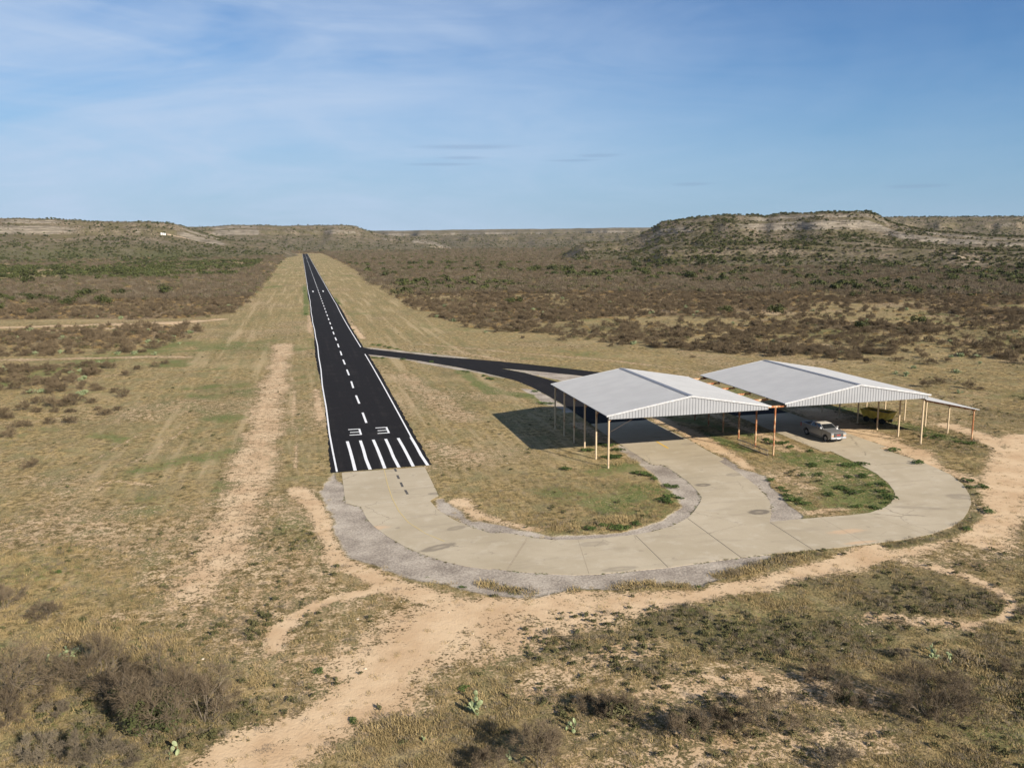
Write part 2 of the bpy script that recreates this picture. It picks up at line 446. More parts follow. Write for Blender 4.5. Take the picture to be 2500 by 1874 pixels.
# ------------------------------------------------------------------ paved outlines
RUN_L, RUN_R, RUN_Y0, RUN_Y1 = 1.85, 11.25, 76.0, 1492.0
conc = PL(Q4, (495, 752), (508, 860), (520, 960), (535, 1028), (668, 1060), (700, 1130), (735, 1185), (780, 1232), (900, 1322), (1050, 1410), (1200, 1478), (1400, 1545), (1600, 1592), (1850, 1625))
conc += PL(Q1, (120, 1582), (350, 1610), (600, 1627), (740, 1633), (900, 1629), (1150, 1605), (1420, 1580), (1700, 1540), (1950, 1507))
conc += PL(Q2, (560, 1480), (840, 1453), (1040, 1435), (1240, 1412), (1500, 1378), (1700, 1338), (1850, 1280), (1920, 1230), (1955, 1180), (1980, 1115), (1970, 1060), (1920, 980), (1830, 910), (1720, 860), (1600, 810), (1460, 765), (1370, 735), (1318, 718), (1372, 712))
conc += [(56.6, 79.5), (56.6, 88.2), (49.5, 88.4)]
conc += PL(Q2, (560, 600), (918, 748), (968, 742), (1060, 785), (1180, 840), (1290, 900), (1380, 970), (1422, 1025), (1432, 1055), (1405, 1108), (1360, 1145), (1250, 1185), (1100, 1203), (900, 1217), (700, 1235), (527, 1251), (540, 1190), (530, 1110), (500, 1060), (440, 1000), (380, 950), (300, 895), (160, 812))
conc += PL(Q1, (1822, 800), (1690, 730), (1560, 655)) + [(38.6, 89.2), (31.4, 88.9)]
conc += PL(Q1, (1060, 685), (1305, 840), (1382, 839), (1470, 895), (1560, 960), (1630, 1030), (1660, 1075), (1650, 1110), (1610, 1170), (1560, 1222), (1450, 1280), (1300, 1322), (1200, 1340), (1000, 1362), (800, 1376), (600, 1382), (470, 1368), (250, 1330))
conc += PL(Q4, (1830, 1296), (1660, 1243), (1500, 1172), (1360, 1090), (1290, 1003), (1368, 958), (1330, 880), (1242, 700))

taxi = [(11.0, 168.6), (12.1, 165.3), (17, 158.6), (24, 149.4), (30.9, 143.0), (34.6, 138.8), (40.1, 131.9), (45.6, 124.1), (51.0, 115), (54.8, 106), (56.4, 97), (56.6, 88.25),
        (49.5, 88.45), (49.3, 99), (47.6, 109), (44.6, 116.5), (40.9, 122.6), (36, 128.3), (31.3, 132.8), (33.9, 126.9), (36.3, 117.2), (38.2, 106), (38.6, 97), (38.6, 89.25), (31.4, 88.95),
        (31.8, 98), (31.7, 106.9), (31.4, 113.8), (30.6, 120.3), (28.9, 125.4), (26.6, 131.5), (24, 137.3), (19.5, 145.5), (15.3, 151.9), (11.0, 157.4)]
grav_out = PL(Q4, (440, 755), (395, 790), (350, 850), (330, 930), (345, 1040), (370, 1150), (420, 1290), (500, 1370), (490, 1450), (600, 1530), (720, 1580), (880, 1640))
grav_out += PL(D, (880, 1252), (950, 1262), (1040, 1278), (1100, 1290), (1160, 1296), (1210, 1284), (1250, 1274), (1330, 1272), (1420, 1262), (1510, 1268), (1570, 1245), (1640, 1222), (1660, 1200), (1400, 1205), (1100, 1215), (830, 1090), (745, 1080))
grav_in = [PL(Q1, (-20, 1225), (150, 1268), (300, 1300), (480, 1345), (700, 1350), (1000, 1330), (1200, 1300), (1380, 1230), (1460, 1150), (1470, 1080), (1400, 980), (1330, 900), (1240, 830), (1100, 750), (1080, 700), (1305, 800), (1480, 860), (1700, 1060), (1600, 1250), (1300, 1350), (800, 1400), (400, 1390), (0, 1310)),
           PL(Q4, (1290, 1003), (1370, 955), (1450, 990), (1540, 1080), (1640, 1150), (1760, 1220), (1900, 1265), (2211, 1310), (2211, 1380), (1660, 1270), (1340, 1100)),
           PL(Q2, (120, 780), (200, 790), (330, 880), (470, 920), (520, 1000), (610, 1050), (680, 1120), (730, 1190), (740, 1245), (500, 1270), (500, 1120), (400, 960), (200, 850)),
           [(11, 168.5), (17.5, 160.8), (25, 151.5), (29, 146.5), (24, 147), (11, 165)], [(11, 158), (11.5, 155), (16, 149.5), (21, 140), (26.5, 129.5), (28.5, 124.5), (30.5, 122), (26, 134), (15.8, 153.5)],
           [(31.1, 133.2), (36, 128.6), (41, 122.4), (44, 117), (37.5, 117), (35.8, 123)], [(31.6, 112), (29.5, 113.5), (29.8, 104), (30.6, 96), (32, 96)]]


# ------------------------------------------------------------------ ground fields
def paved_dist(x, y):                                        # metres inside (+) / outside (-) any paving
    a = spoly(x, y, conc); b = spoly(x, y, taxi)
    dx = np.maximum(RUN_L - x, x - RUN_R); dy = np.maximum(RUN_Y0 - y, y - RUN_Y1)
    return np.maximum(np.maximum(a, b), -np.maximum(dx, dy))


def ground_z(x, y):
    x = np.asarray(x, float); y = np.asarray(y, float)
    off = np.maximum(np.maximum(np.maximum(-6 - x, x - 75), np.maximum(36 - y, 0)), 0)
    far = np.where((x > 34) | (x < -20), 1., 0.)
    z = (fbm(x, y, 9, 3, 3) - .5) * .5 * sstep(0, 14, off)
    z = z + (fbm(x, y, 160, 3, 8) - .55) * 5.0 * sstep(40, 320, np.maximum(np.maximum(-14 - x, x - 75), 0)) * sstep(120, 300, y)
    return z + .014


DIRT = [  # polyline, width, strength
    (PL(D, (612, 745), (600, 800), (582, 860), (566, 930), (548, 1010), (520, 1090), (495, 1160), (460, 1230), (400, 1290)), 2.2, .70), (PL(D, (700, 1500), (640, 1430), (560, 1310), (560, 1180)), 3.2, .47), (PL(D, (2110, 1165), (2165, 1085), (2190, 1005), (2215, 945)), 2.0, .9),
    (PL(D, (1180, 1290), (1040, 1315), (950, 1350), (890, 1400), (840, 1460), (750, 1530), (640, 1590), (540, 1640), (440, 1700)), 1.7, .95),
    (PL(D, (1250, 1300), (1080, 1320), (960, 1360), (880, 1420), (830, 1480)), 4.0, .74),
    (PL(D, (588, 1400), (598, 1365), (650, 1322), (720, 1292), (800, 1278)), .45, .95),
    (PL(D, (640, 1058), (690, 1100), (715, 1150), (745, 1215), (830, 1262), (960, 1300), (1100, 1310)), 1.1, .85),
    (PL(D, (1100, 1308), (1300, 1305), (1480, 1290), (1640, 1262), (1760, 1232), (1880, 1200), (1990, 1172), (2080, 1140), (2150, 1090), (2180, 1030), (2170, 980), (2120, 940), (2050, 920)), 1.25, .88),
    (PL(D, (2180, 1030), (2240, 960)), 1.5, .8),
    (PL(D, (1830, 960), (1880, 945), (1960, 975), (2010, 1010), (2080, 1050)), 2.2, .85),
    (PL(D, (1960, 1215), (2060, 1235), (2130, 1262), (2172, 1288), (2190, 1312), (2165, 1338), (2090, 1350), (1980, 1340), (1880, 1330)), .45, .95),
    (PL(D, (1880, 1335), (2000, 1345), (2090, 1352)), 1.2, .62),
    (PL(D, (1420, 1500), (1560, 1478), (1700, 1478), (1840, 1500)), 1.8, .60),
    (PL(D, (1150, 1490), (1300, 1420), (1400, 1400)), 1.6, .58),
    (PL(D, (1440, 1640), (1640, 1620), (1900, 1600)), 1.5, .55),
    (PL(D, (-10, 708), (200, 702), (380, 698), (470, 690)), 2.4, .95), (PL(D, (-10, 718), (200, 711), (340, 706)), 2., .8),
    (PL(D, (0, 778), (200, 774), (400, 770)), 1.7, .66),
    (PL(D, (632, 815), (636, 900), (638, 960), (640, 1010)), .16, .66),
    (PL(Q5, (700, 1440), (1000, 1240), (1300, 1080)), .2, .56), (PL(Q5, (1100, 1420), (1400, 1240), (1740, 1010)), .2, .58),
    (PL(D, (215, 1060), (230, 1045), (260, 1040), (330, 1050)), .2, .7),
    (PL(D, (330, 1250), (450, 1190), (560, 1150), (600, 1080)), 2.0, .52), (PL(D, (250, 1330), (330, 1330), (460, 1300)), 1.4, .50),
    (PL(Q4, (1560, 1020), (1680, 1130), (1900, 1210), (2211, 1260)), .9, .85), (PL(Q1, (20, 1190), (160, 1240), (330, 1290)), .8, .8),
    (PL(Q1, (400, 1310), (640, 1270)), .5, .62), (PL(Q1, (1350, 505), (1560, 600), (1720, 700), (1860, 770), (1990, 870)), 1.1, .86),
    (PL(Q2, (400, 600), (560, 650), (760, 740)), .6, .75), (PL(Q2, (480, 900), (640, 950), (820, 1010)), .8, .62), (PL(Q2, (720, 1195), (860, 1180), (1060, 1160)), .5, .7),
    ([(57.3, 70), (58.5, 79), (60, 88)], 2.6, .86), ([(46, 72), (47, 80), (47.5, 90)], .9, .62), ([(30.3, 72), (30.2, 80), (30, 90)], .9, .6),
    (PL(Q3, (600, 800), (650, 870), (690, 910)), .7, .85), (PL(Q3, (470, 600), (560, 740), (640, 860)), .5, .6), (PL(Q3, (205, 700), (210, 860)), .8, .7),
    (PL(Q3, (255, 1380), (290, 1500), (300, 1640)), .55, .72), (PL(Q4, (265, 0), (280, 150), (300, 280)), .5, .72),
    (PL(Q6, (330, 550), (700, 585), (1100, 620), (1600, 660), (2100, 720)), .9, .56), (PL(Q6, (560, 600), (800, 640), (930, 670)), .8, .6),
    (PL(Q3, (1900, 1160), (2211, 1195)), .7, .6), (PL(D, (860, 812), (930, 850), (1000, 905)), 2.5, .55), (PL(D, (940, 960), (1010, 990)), 2.4, .56),
    (PL(Q3, (90, 135), (200, 135), (330, 138)), 6, .9),
]
GREEN = [
    (PL(Q3, (150, 280), (155, 400), (175, 560), (175, 700)), .8, .95), (PL(Q3, (430, 540), (480, 610)), .8, .8), (PL(Q3, (300, 330), (345, 400)), .8, .8),
    (PL(Q3, (760, 968), (900, 980), (1020, 1010)), .4, 1.), (PL(Q3, (1050, 1020), (1330, 1050)), .5, .7), (PL(Q3, (760, 1080), (900, 1090)), .5, .8),
    (PL(Q3, (1560, 1195), (1700, 1300), (1850, 1400), (2211, 1420)), 1.2, .72), (PL(Q3, (1950, 1080), (2211, 1090)), .7, .6), (PL(Q6, (950, 645), (1230, 660)), .7, .6),
    (PL(Q1, (20, 260), (250, 330), (420, 350), (560, 400)), 1.3, .72), (PL(Q1, (600, 1050), (700, 1090)), 1.6, .6), (PL(Q1, (900, 900), (1160, 850), (1300, 930)), 1.4, .55),
    (PL(Q1, (1680, 620), (1820, 680), (2000, 740)), .9, .85), (PL(Q1, (1980, 620), (2200, 680)), 1.0, .8), (PL(Q1, (1350, 500), (1600, 520), (1900, 600)), 1.6, .6),
    (PL(Q2, (1450, 540), (1640, 590), (1780, 640), (1960, 680)), 1.0, .95), (PL(Q2, (960, 430), (1200, 450)), 1.4, .85), (PL(Q2, (640, 1080), (800, 1150)), .9, .75),
    (PL(Q2, (900, 800), (1200, 900), (1380, 1020), (1300, 1120)), 3.0, 1.), (PL(Q2, (640, 760), (800, 840), (1000, 980), (1100, 1120)), 2.0, .8), (PL(Q1, (1000, 1150), (1250, 1000)), 2.2, .75), (PL(Q1, (650, 1050), (900, 1120), (1150, 1160), (1300, 1100)), 2.4, .55), (PL(Q1, (1000, 860), (1200, 830)), 1.4, .7), (PL(D, (620, 1130), (680, 1200)), 2.2, .55), (PL(D, (470, 1060), (510, 1000), (540, 920)), .9, .5),
    (PL(Q5, (1700, 700), (1900, 680)), 1.6, .6), (PL(Q5, (1600, 830), (2100, 960)), 2.6, .58), (PL(Q5, (1300, 1430), (1700, 1330), (2100, 1270)), 1.8, .6), (PL(Q5, (900, 1110), (1100, 1150)), 1.4, .6),
    (PL(D, (1500, 1330), (1700, 1350), (1850, 1360)), 3, .45), (PL(D, (2100, 1520), (2212, 1640)), 3, .45), (PL(D, (0, 1250), (130, 1240)), 2., .5), (PL(D, (200, 1130), (330, 1090)), 3, .45),
]
TURF = [(PL(Q2, (1380, 745), (1600, 835), (1830, 935), (1950, 1005), (2010, 1090), (2000, 1200), (1890, 1310), (1700, 1370), (1400, 1425)), .5, 1.),
        (PL(D, (1560, 1238), (1650, 1215), (1760, 1195)), .9, 1.)]
TALL = [(PL(D, (1040, 1262), (1090, 1272), (1140, 1282)), .42), (PL(D, (1340, 1270), (1400, 1262), (1490, 1268)), .55), (PL(D, (1225, 1275), (1260, 1275)), .22), (PL(D, (1560, 1245), (1640, 1225), (1740, 1200)), .7),
        (PL(Q1, (560, 1290), (900, 1270), (1300, 1200)), .9), (PL(Q1, (900, 850), (1150, 820)), 1.), (PL(B1, (500, 520), (800, 450), (1100, 560)), 1.6), (PL(B1, (300, 500), (500, 420)), 1.2), (PL(B4, (1750, 750), (2000, 950), (2150, 1000)), 1.4), (PL(B2, (950, 1200), (1150, 1200)), 1.2)]
DARK = [(PL(D, (1330, 1340), (1480, 1350), (1640, 1390), (1800, 1380), (1950, 1300), (2080, 1290), (2140, 1310)), 2.6, .85), (PL(D, (1250, 1400), (1400, 1440)), 2.5, .6), (PL(D, (1700, 1260), (1900, 1270), (2200, 1200)), 2., .6),
        (PL(D, (1150, 1560), (1600, 1590), (2212, 1560)), 3.2, .5), (PL(D, (2190, 1400), (2212, 1500)), 3., .55), (PL(Q1, (200, 900), (500, 1000), (700, 1200)), 3., .45), (PL(D, (640, 1330), (520, 1360)), 2., .5),
        (PL(D, (200, 1560), (480, 1560)), 2.2, .6)]
brush_L = [(-400, 260), (-86.9, 262), (-47, 250), (-26, 246), (-19, 255), (-17.5, 300), (-17.4, 357), (-18.8, 707), (-30, 800), (-70, 780), (-95, 740), (-113, 640), (-150, 545), (-420, 500)]
strip_L = [(-160, 228), (-71, 226), (-58.7, 231), (-28, 230), (-24, 222), (-22.7, 207), (-24.7, 184), (-26, 171), (-36, 169), (-56, 172), (-160, 170)]
sparse_L = [(-150, 164), (-53, 164), (-36, 162), (-27, 158), (-24, 140), (-22.5, 112), (-29, 106), (-34, 99), (-60, 100), (-150, 120)]
near_R = [(33, 1600), (37, 1400), (39, 682), (32, 385), (32.5, 296), (34, 230), (37.6, 199), (43.5, 184), (53, 180), (57, 162), (71.5, 141), (92, 124), (125, 104), (170, 92), (800, 92), (3000, 92), (3000, 1600)]


clearing = PL(Q8, (-400, 318), (0, 325), (300, 340), (600, 346), (930, 318), (1060, 303), (1440, 308), (1440, 322), (930, 326), (700, 360), (400, 352), (200, 385), (0, 400), (-400, 430))


def brush_density(x, y):
    n = fbm(x, y, 26, 4, 21); n2 = fbm(x, y, 70, 3, 31)
    d = np.zeros(np.shape(x))
    s = spoly(x, y, near_R); r = np.hypot(x, y)
    nn = n * .55 + n2 * .2 + fbm(x, y, 9, 2, 26) * .25
    t = .44 - .03 * sstep(190, 330, r) - .10 * sstep(330, 520, r)
    d = np.maximum(d, sstep(-2, 4, s) * (.16 + .84 * sstep(t - .08, t + .10, nn)))
    d = d * (.8 + .2 * sstep(110, 200, y + .1 * (x - 60)))
    d = np.maximum(d, sstep(0, 4, spoly(x, y, brush_L)) * (.35 + .65 * sstep(.35, .5, n)))
    d = np.maximum(d, sstep(0, 3, spoly(x, y, strip_L)) * (.45 + .55 * sstep(.35, .55, n)))
    d = np.maximum(d, sstep(0, 10, spoly(x, y, sparse_L)) * sstep(.50, .62, n) * sstep(100, 165, y) * .6)
    beyond = sstep(700, 900, y) * (x < -20) + (y > 1510) * (x > -60)
    d = np.maximum(d, np.clip(beyond, 0, 1) * (.4 + .6 * sstep(.4, .6, n)))
    cl_ = sstep(-10, 10, spoly(x, y, clearing)); d = d * (1 - .92 * cl_)
    return np.clip(d, 0, 1)


def build_masks(x, y):
    out = {}
    near = (np.abs(x - 20) < 260) & (y > 15) & (y < 420)
    xn, yn = x[near], y[near]
    jit = (fbm(xn, yn, 4, 3, 5) - .5)
    def paint(lst, base):
        a = np.zeros(len(xn))
        for pl, w, s in lst:
            lo = np.min(pl, 0) - w * 4; hi = np.max(pl, 0) + w * 4
            k = (xn > lo[0]) & (xn < hi[0]) & (yn > lo[1]) & (yn < hi[1])
            if not k.any(): continue
            d = dpoly(xn[k], yn[k], pl) + jit[k] * w * 1.3
            a[k] = np.maximum(a[k], s * sstep(w * 2.0, w * .25, d))
        full = np.full(len(x), base); full[near] = np.maximum(a, base); return full
    dirt = paint(DIRT, 0.); green = paint(GREEN, 0.); dark = paint(DARK, 0.)
    turf = paint(TURF, 0.); dirt = dirt * (1 - .85 * turf); dark = np.maximum(dark, turf * .62); green = np.maximum(green, turf * .42)
    big = fbm(x, y, 16, 4, 40); big2 = fbm(x, y, 45, 3, 44)
    dirt = np.maximum(dirt, .15 + .30 * sstep(.48, .74, big) + np.where(y < 70, .05, 0) + .10 * sstep(60, 140, x) * sstep(.4, .6, big))
    green = np.maximum(green, np.where(x < 0, .20, .13) + .46 * sstep(.5, .72, fbm(x, y, 13, 4, 50)) * sstep(.35, .6, big2))
    dark = np.maximum(dark, .10 + np.where((x > 58) & (y < 400), .16, 0) + .3 * sstep(.5, .7, fbm(x, y, 11, 3, 60)))
    grav = np.zeros(len(x))
    gq = np.full(len(xn), -9.)
    for P in [grav_out] + grav_in: gq = np.maximum(gq, spoly(xn, yn, P))
    grav[near] = sstep(-.7, .7, gq + jit * 1.6)
    # the concrete apron's own edge strip
    out['dirt'] = dirt * (1 - grav); out['green'] = green * (1 - .8 * np.clip(dirt - .4, 0, 1)); out['dark'] = dark; out['gravel'] = grav
    br = brush_density(x, y); out['brush'] = br * sstep(140, 260, np.hypot(x, y))
    far_field = sstep(420, 520, y) * (x < -60) * sstep(1050, 900, y)
    out['dirt'] = np.maximum(out['dirt'], sstep(-15, 10, spoly(x, y, clearing)) * .42)
    out['lush'] = sstep(36, 30, x) * sstep(-26, -17, x) * sstep(66, 84, y)
    return out


def axis(a, b, h, lo, hi, grow):
    m = list(np.arange(a, b + 1e-6, h)); st = h
    while m[-1] < hi: st *= grow; m.append(m[-1] + st)
    st = h
    while m[0] > lo: st *= grow; m.insert(0, m[0] - st)
    return np.array(m)


def grid_mesh(name, X, Y, Z, mat, attrs, kind='structure'):
    ny, nx = X.shape
    me = bpy.data.meshes.new(name); co = np.stack([X.ravel(), Y.ravel(), Z.ravel()], 1).astype(np.float32)
    i = np.arange(ny * nx).reshape(ny, nx)
    q = np.stack([i[:-1, :-1], i[:-1, 1:], i[1:, 1:], i[1:, :-1]], -1).reshape(-1, 4)
    me.vertices.add(len(co)); me.vertices.foreach_set('co', co.ravel())
    me.loops.add(q.size); me.loops.foreach_set('vertex_index', q.ravel().astype(np.int32))
    me.polygons.add(len(q)); me.polygons.foreach_set('loop_start', np.arange(0, q.size, 4, dtype=np.int32))
    me.polygons.foreach_set('use_smooth', np.ones(len(q), bool))
    me.update(calc_edges=True); me.materials.append(mat)
    for k, a in attrs.items():
        at = me.attributes.new(k, 'FLOAT', 'POINT'); at.data.foreach_set('value', a.astype(np.float32).ravel())
    o = bpy.data.objects.new(name, me); COL.objects.link(o)
    if kind: o['kind'] = kind
    return o


gx = axis(-38, 84, .42, -4500, 6000, 1.03); gy = axis(17, 134, .42, -400, 9000, 1.027)
GX, GY = np.meshgrid(gx, gy)
gzz = ground_z(GX, GY)
masks = build_masks(GX.ravel(), GY.ravel())
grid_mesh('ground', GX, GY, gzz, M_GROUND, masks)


def lookup(name, x, y):                                      # read a mask back at scattered points
    i = np.clip(np.searchsorted(gx, x) - 1, 0, len(gx) - 2); j = np.clip(np.searchsorted(gy, y) - 1, 0, len(gy) - 2)
    return masks[name].reshape(GX.shape)[j, i]


# ------------------------------------------------------------------ paving
z_as = .026
edgeL = [(RUN_L + .18 * math.sin(y * .07) + random.uniform(-.09, .09), y) for y in np.arange(RUN_Y0, 330, .8)] + [(RUN_L + .15, y) for y in (400, 700, 1100, RUN_Y1)]
edgeR = [(RUN_R + .15 * math.sin(y * .05 + 1) + random.uniform(-.09, .09), y) for y in np.arange(RUN_Y0 + .3, 330, .8)] + [(RUN_R - .3, y) for y in (400, 700, 1100, RUN_Y1)]
runway = MB().slab(edgeL + edgeR[::-1], -.2, z_as).build('runway', M_ASPH); tag(runway, kind='structure')
zm = z_as + .006
# painted lines (they wander a little, as in the photograph)
ys = [76.2] + list(range(84, 420, 8)) + [500, 700, 1000, 1488]
MB().strip([(2.22 + .10 * math.sin(y * .045) + .05 * math.sin(y * .19), y) for y in ys], .17, zm).build('edge_line', M_WHITE, runway)
MB().strip([(10.62 + .17 * math.sin((y - 88) * .033), y) for y in list(np.arange(88, 158, 5)) + [157.6]], .17, zm).build('edge_line', M_WHITE, runway)
MB().strip([(10.62 + .17 * math.sin((y - 88) * .033) * (1 if y < 300 else 0), y) for y in [168.4] + ys[13:]], .17, zm).build('edge_line', M_WHITE, runway)
for i, x in enumerate((3.85, 5.22, 6.58, 7.9, 9.24, 10.62)):
    k = .045 * (-1) ** i
    MB().strip([(x - .05, 88.0), (x + k * .4, 84), (x + k, 80), (x + .05, 76.15)], .30, zm).build('threshold_stripe', M_WHITE, runway)
for x0 in (4.2, 7.25):                                       # the runway number 33, square figures
    m = MB(); w = .21
    m.box(x0 + 1.13, x0 + 1.34, 90.7, 93.8, z_as + .001, zm)
    for k, yy in enumerate((90.7, 92.05, 93.52)): m.box(x0 + (0.12 if k == 1 else 0), x0 + 1.127, yy, yy + .28, z_as + .001, zm)
    m.build('runway_number', M_WHITE, runway)
for k in range(114):
    y0 = 96.7 + 12.1 * k
    if k < 99:
        MB().strip([(6.43 + random.uniform(-.03, .03), y0), (6.43 + random.uniform(-.03, .03), y0 + 6.05)], .26, zm).build('centre_dash', M_WHITE, runway)
    else:
        if k == 99: far = MB()
        far.strip([(6.43, y0), (6.43, y0 + 6.05)], .26, zm)
tag(far.build('far_centre_dashes', M_WHITE, runway), kind='stuff')
for x, y in ((4.15, 360.3), (8.35, 360.3), (4.15, 1130), (8.35, 1130)): MB().strip([(x, y), (x, y + 10)], .5, zm).build('aiming_mark', M_WHITE, runway)

taxiway = MB().slab(taxi, -.2, .021).build('asphalt_taxiway', M_ASPH); tag(taxiway, kind='structure')
apron = MB().slab(conc, -.25, .031).build('concrete_taxiway', M_CONC); tag(apron, kind='structure')
zc = .0345
for a in ((PL(Q1, (1185, 1348), (1420, 1580)), .05, M_JOINT), (PL(Q1, (1560, 1226), (1945, 1508)), .06, M_JOINT), (PL(Q2, (530, 1254), (840, 1452)), .06, M_JOINT), (PL(Q2, (890, 1219), (1240, 1412)), .05, M_JOINT2),
          (PL(Q1, (403, 1366), (257, 1596)), .05, M_JOINT2), (PL(Q4, (2160, 1358), (1980, 1640)), .05, M_JOINT2), (PL(Q1, (770, 1378), (850, 1628)), .04, M_JOINT2), (PL(Q2, (1230, 1192), (1660, 1345)), .04, M_JOINT2),
          (PL(Q1, (1655, 1060), (2140, 1070)), .04, M_JOINT2), (PL(Q1, (1610, 1175), (2150, 1225)), .05, M_JOINT2), (PL(Q1, (1395, 842), (1815, 800)), .04, M_JOINT2), (PL(Q2, (1330, 835), (1500, 830)), .05, M_JOINT),
          (PL(Q4, (510, 912), (1340, 858)), .05, M_JOINT2), (PL(Q4, (660, 1075), (1290, 1025)), .04, M_JOINT2)):
    MB().strip(a[0], a[1], zc).build('expansion_joint', a[2], apron)
MB().strip(PL(Q4, (878, 728), (905, 850), (950, 985), (1010, 1100), (1095, 1200), (1250, 1300), (1420, 1370)), .075, zc + .004).build('taxi_line', M_YLINE, apron)
MB().strip(PL(Q1, (1335, 672), (1420, 722)), .2, zc + .004).build('taxi_line', M_YDASH, apron)
for a in (((972, 716), (985, 742)), ((995, 775), (1010, 808)), ((1026, 840), (1043, 880)), ((1066, 908), (1088, 947))):
    MB().strip(PL(Q4, *a), .20, zc + .004).build('tar_mark', M_TAR, apron)


# ------------------------------------------------------------------ hangar sheds
BAY = 3.381; Y0 = 70.66; LEN = 5 * BAY
def roof_panel(xe, ze, xr, zr, y0, y1):                      # ribbed sheet running from eave to ridge
    m = MB(); th = .05
    m.add([(xe, y0, ze), (xe, y1, ze), (xr, y1, zr), (xr, y0, zr), (xe, y0, ze - th), (xe, y1, ze - th), (xr, y1, zr - th), (xr, y0, zr - th)],
          [(0, 1, 2, 3) if xe > xr else (3, 2, 1, 0), (4, 5, 6, 7), (0, 4, 5, 1), (3, 7, 4, 0), (1, 5, 6, 2)])
    n = int((y1 - y0) / .30); up = Vector((-(zr - ze), 0, (xr - xe))); up = up if up.z > 0 else -up
    for k in range(n + 1):
        y = y0 + .03 + k * (y1 - y0 - .06) / n
        a = Vector((xe, y, ze)); b = Vector((xr, y, zr)); o = up.normalized() * .014
        m.bar(a + o, b + o, .035, .036, up)
    return m


def gable_sheet(x0, x1, zb, ze, zr, y, t=.03):
    xm = (x0 + x1) / 2; m = MB(); n = int((x1 - x0) / .3)
    top = lambda x: ze + (zr - ze) * (1 - abs(x - xm) / (xm - x0))
    for k in range(n):
        xa = x0 + (x1 - x0) * k / n; xb = x0 + (x1 - x0) * (k + 1) / n; w = (xb - xa)
        xs = [xa, xa + w * .55, xa + w * .66, xa + w * .9, xb]; off = [0, 0, -.04, -.04, 0]
        for i in range(4):
            p, q = xs[i], xs[i + 1]; a, b = y + off[i], y + off[i + 1]
            m.add([(p, a, zb), (q, b, zb), (q, b, top(q)), (p, a, top(p)), (p, y + t, zb), (q, y + t, zb), (q, y + t, top(q)), (p, y + t, top(p))], [(0, 1, 2, 3), (7, 6, 5, 4), (0, 4, 5, 1)])
    return m


def shed(name, label, x0, x1, ze, zr, post_rows, lean=False):
    root = empty(name, ((x0 + x1) / 2, Y0, 0)); tag(root, label, 'shed', 'open hangar sheds beside the runway')
    ox, oy = (x0 + x1) / 2, Y0
    y0, y1 = -.4, LEN + .4; a, b = x0 - ox, x1 - ox
    roof_panel(a, ze, 0, zr, y0, y1).build('roof_panel', M_ROOF, root)
    roof_panel(b, ze, 0, zr, y0, y1).build('roof_panel', M_ROOF, root)
    m = MB(); sl = (zr - ze) / (-a)
    for s in (-1, 1): m.bar((s * .14, y0 - .01, zr + .045 - .14 * sl), (s * .14, y1 + .01, zr + .045 - .14 * sl), .28, .012, (-s * -sl, 0, 1))
    m.build('ridge_cap', M_RIDGE, root)
    gable_sheet(a + .25, b - .25, ze - .36, ze + .0 + .25 * sl - .06, zr - .06, y0 + .05).build('gable_sheet', M_GABLE, root)
    gable_sheet(a + .25, b - .25, ze - .36, ze + .0 + .25 * sl - .06, zr - .06, y1 - .1).build('gable_sheet', M_GABLE, root)
    for yy in (y0 - .035, y1 + .035):
        m = MB()
        for s in (-1, 1): m.bar((s * b, yy, ze - .03), (0, yy, zr - .03), .06, .16, (0, -1, 0) if False else (-s * sl, 0, 1))
        m.build('verge_trim', M_TRIM, root)
    for k in range(6):                                       # rafters on each frame
        m = MB(); yy = k * BAY
        for s in (-1, 1): m.bar((s * (b - .3), yy, ze - .21 + .3 * sl), (0, yy, zr - .21), .12, .2, (-s * sl, 0, 1))
        if k in (0, 5): m.bar((a + .3, yy, ze - .3), (b - .3, yy, ze - .3), .1, .1)
        m.build('rafter', M_INNER, root)
    for k in range(-5, 6):
        if k: MB().bar((k * b / 5.4, .0, zr - abs(k) * (zr - ze) / 5.4 - .1), (k * b / 5.4, LEN, zr - abs(k) * (zr - ze) / 5.4 - .1), .06, .1).build('purlin', M_INNER, root)
    for row, mat, kind in post_rows:
        for k in range(6):
            yy = k * BAY; x = row - ox
            p = MB(); zt = ze - (.42 if kind == 'tee' else .26)
            p.tube((x, yy, -.3), (x, yy, zt), .088, n=12)
            if kind == 'left': p.box(x - .12, x + .12, yy - .09, yy + .09, zt + .001, zt + .04)
            po = p.build('post', mat, root)
            if kind == 'tee':
                MB().bar((x - 1.15, yy, zt + .09), (x + 1.2, yy, zt + .09), .16, .17).build('cross_arm', M_RUSTY, po)
            elif kind == 'left':
                MB().bar((x, yy, zt - .42), (x + .42, yy, zt + .02), .07, .07).build('bracket', M_RUSTY, po)
            else:
                MB().bar((x - .4, yy, zt + .06), (x + .2, yy, zt + .06), .12, .12).build('bracket', M_RUSTY, po)
    return root, ox, oy


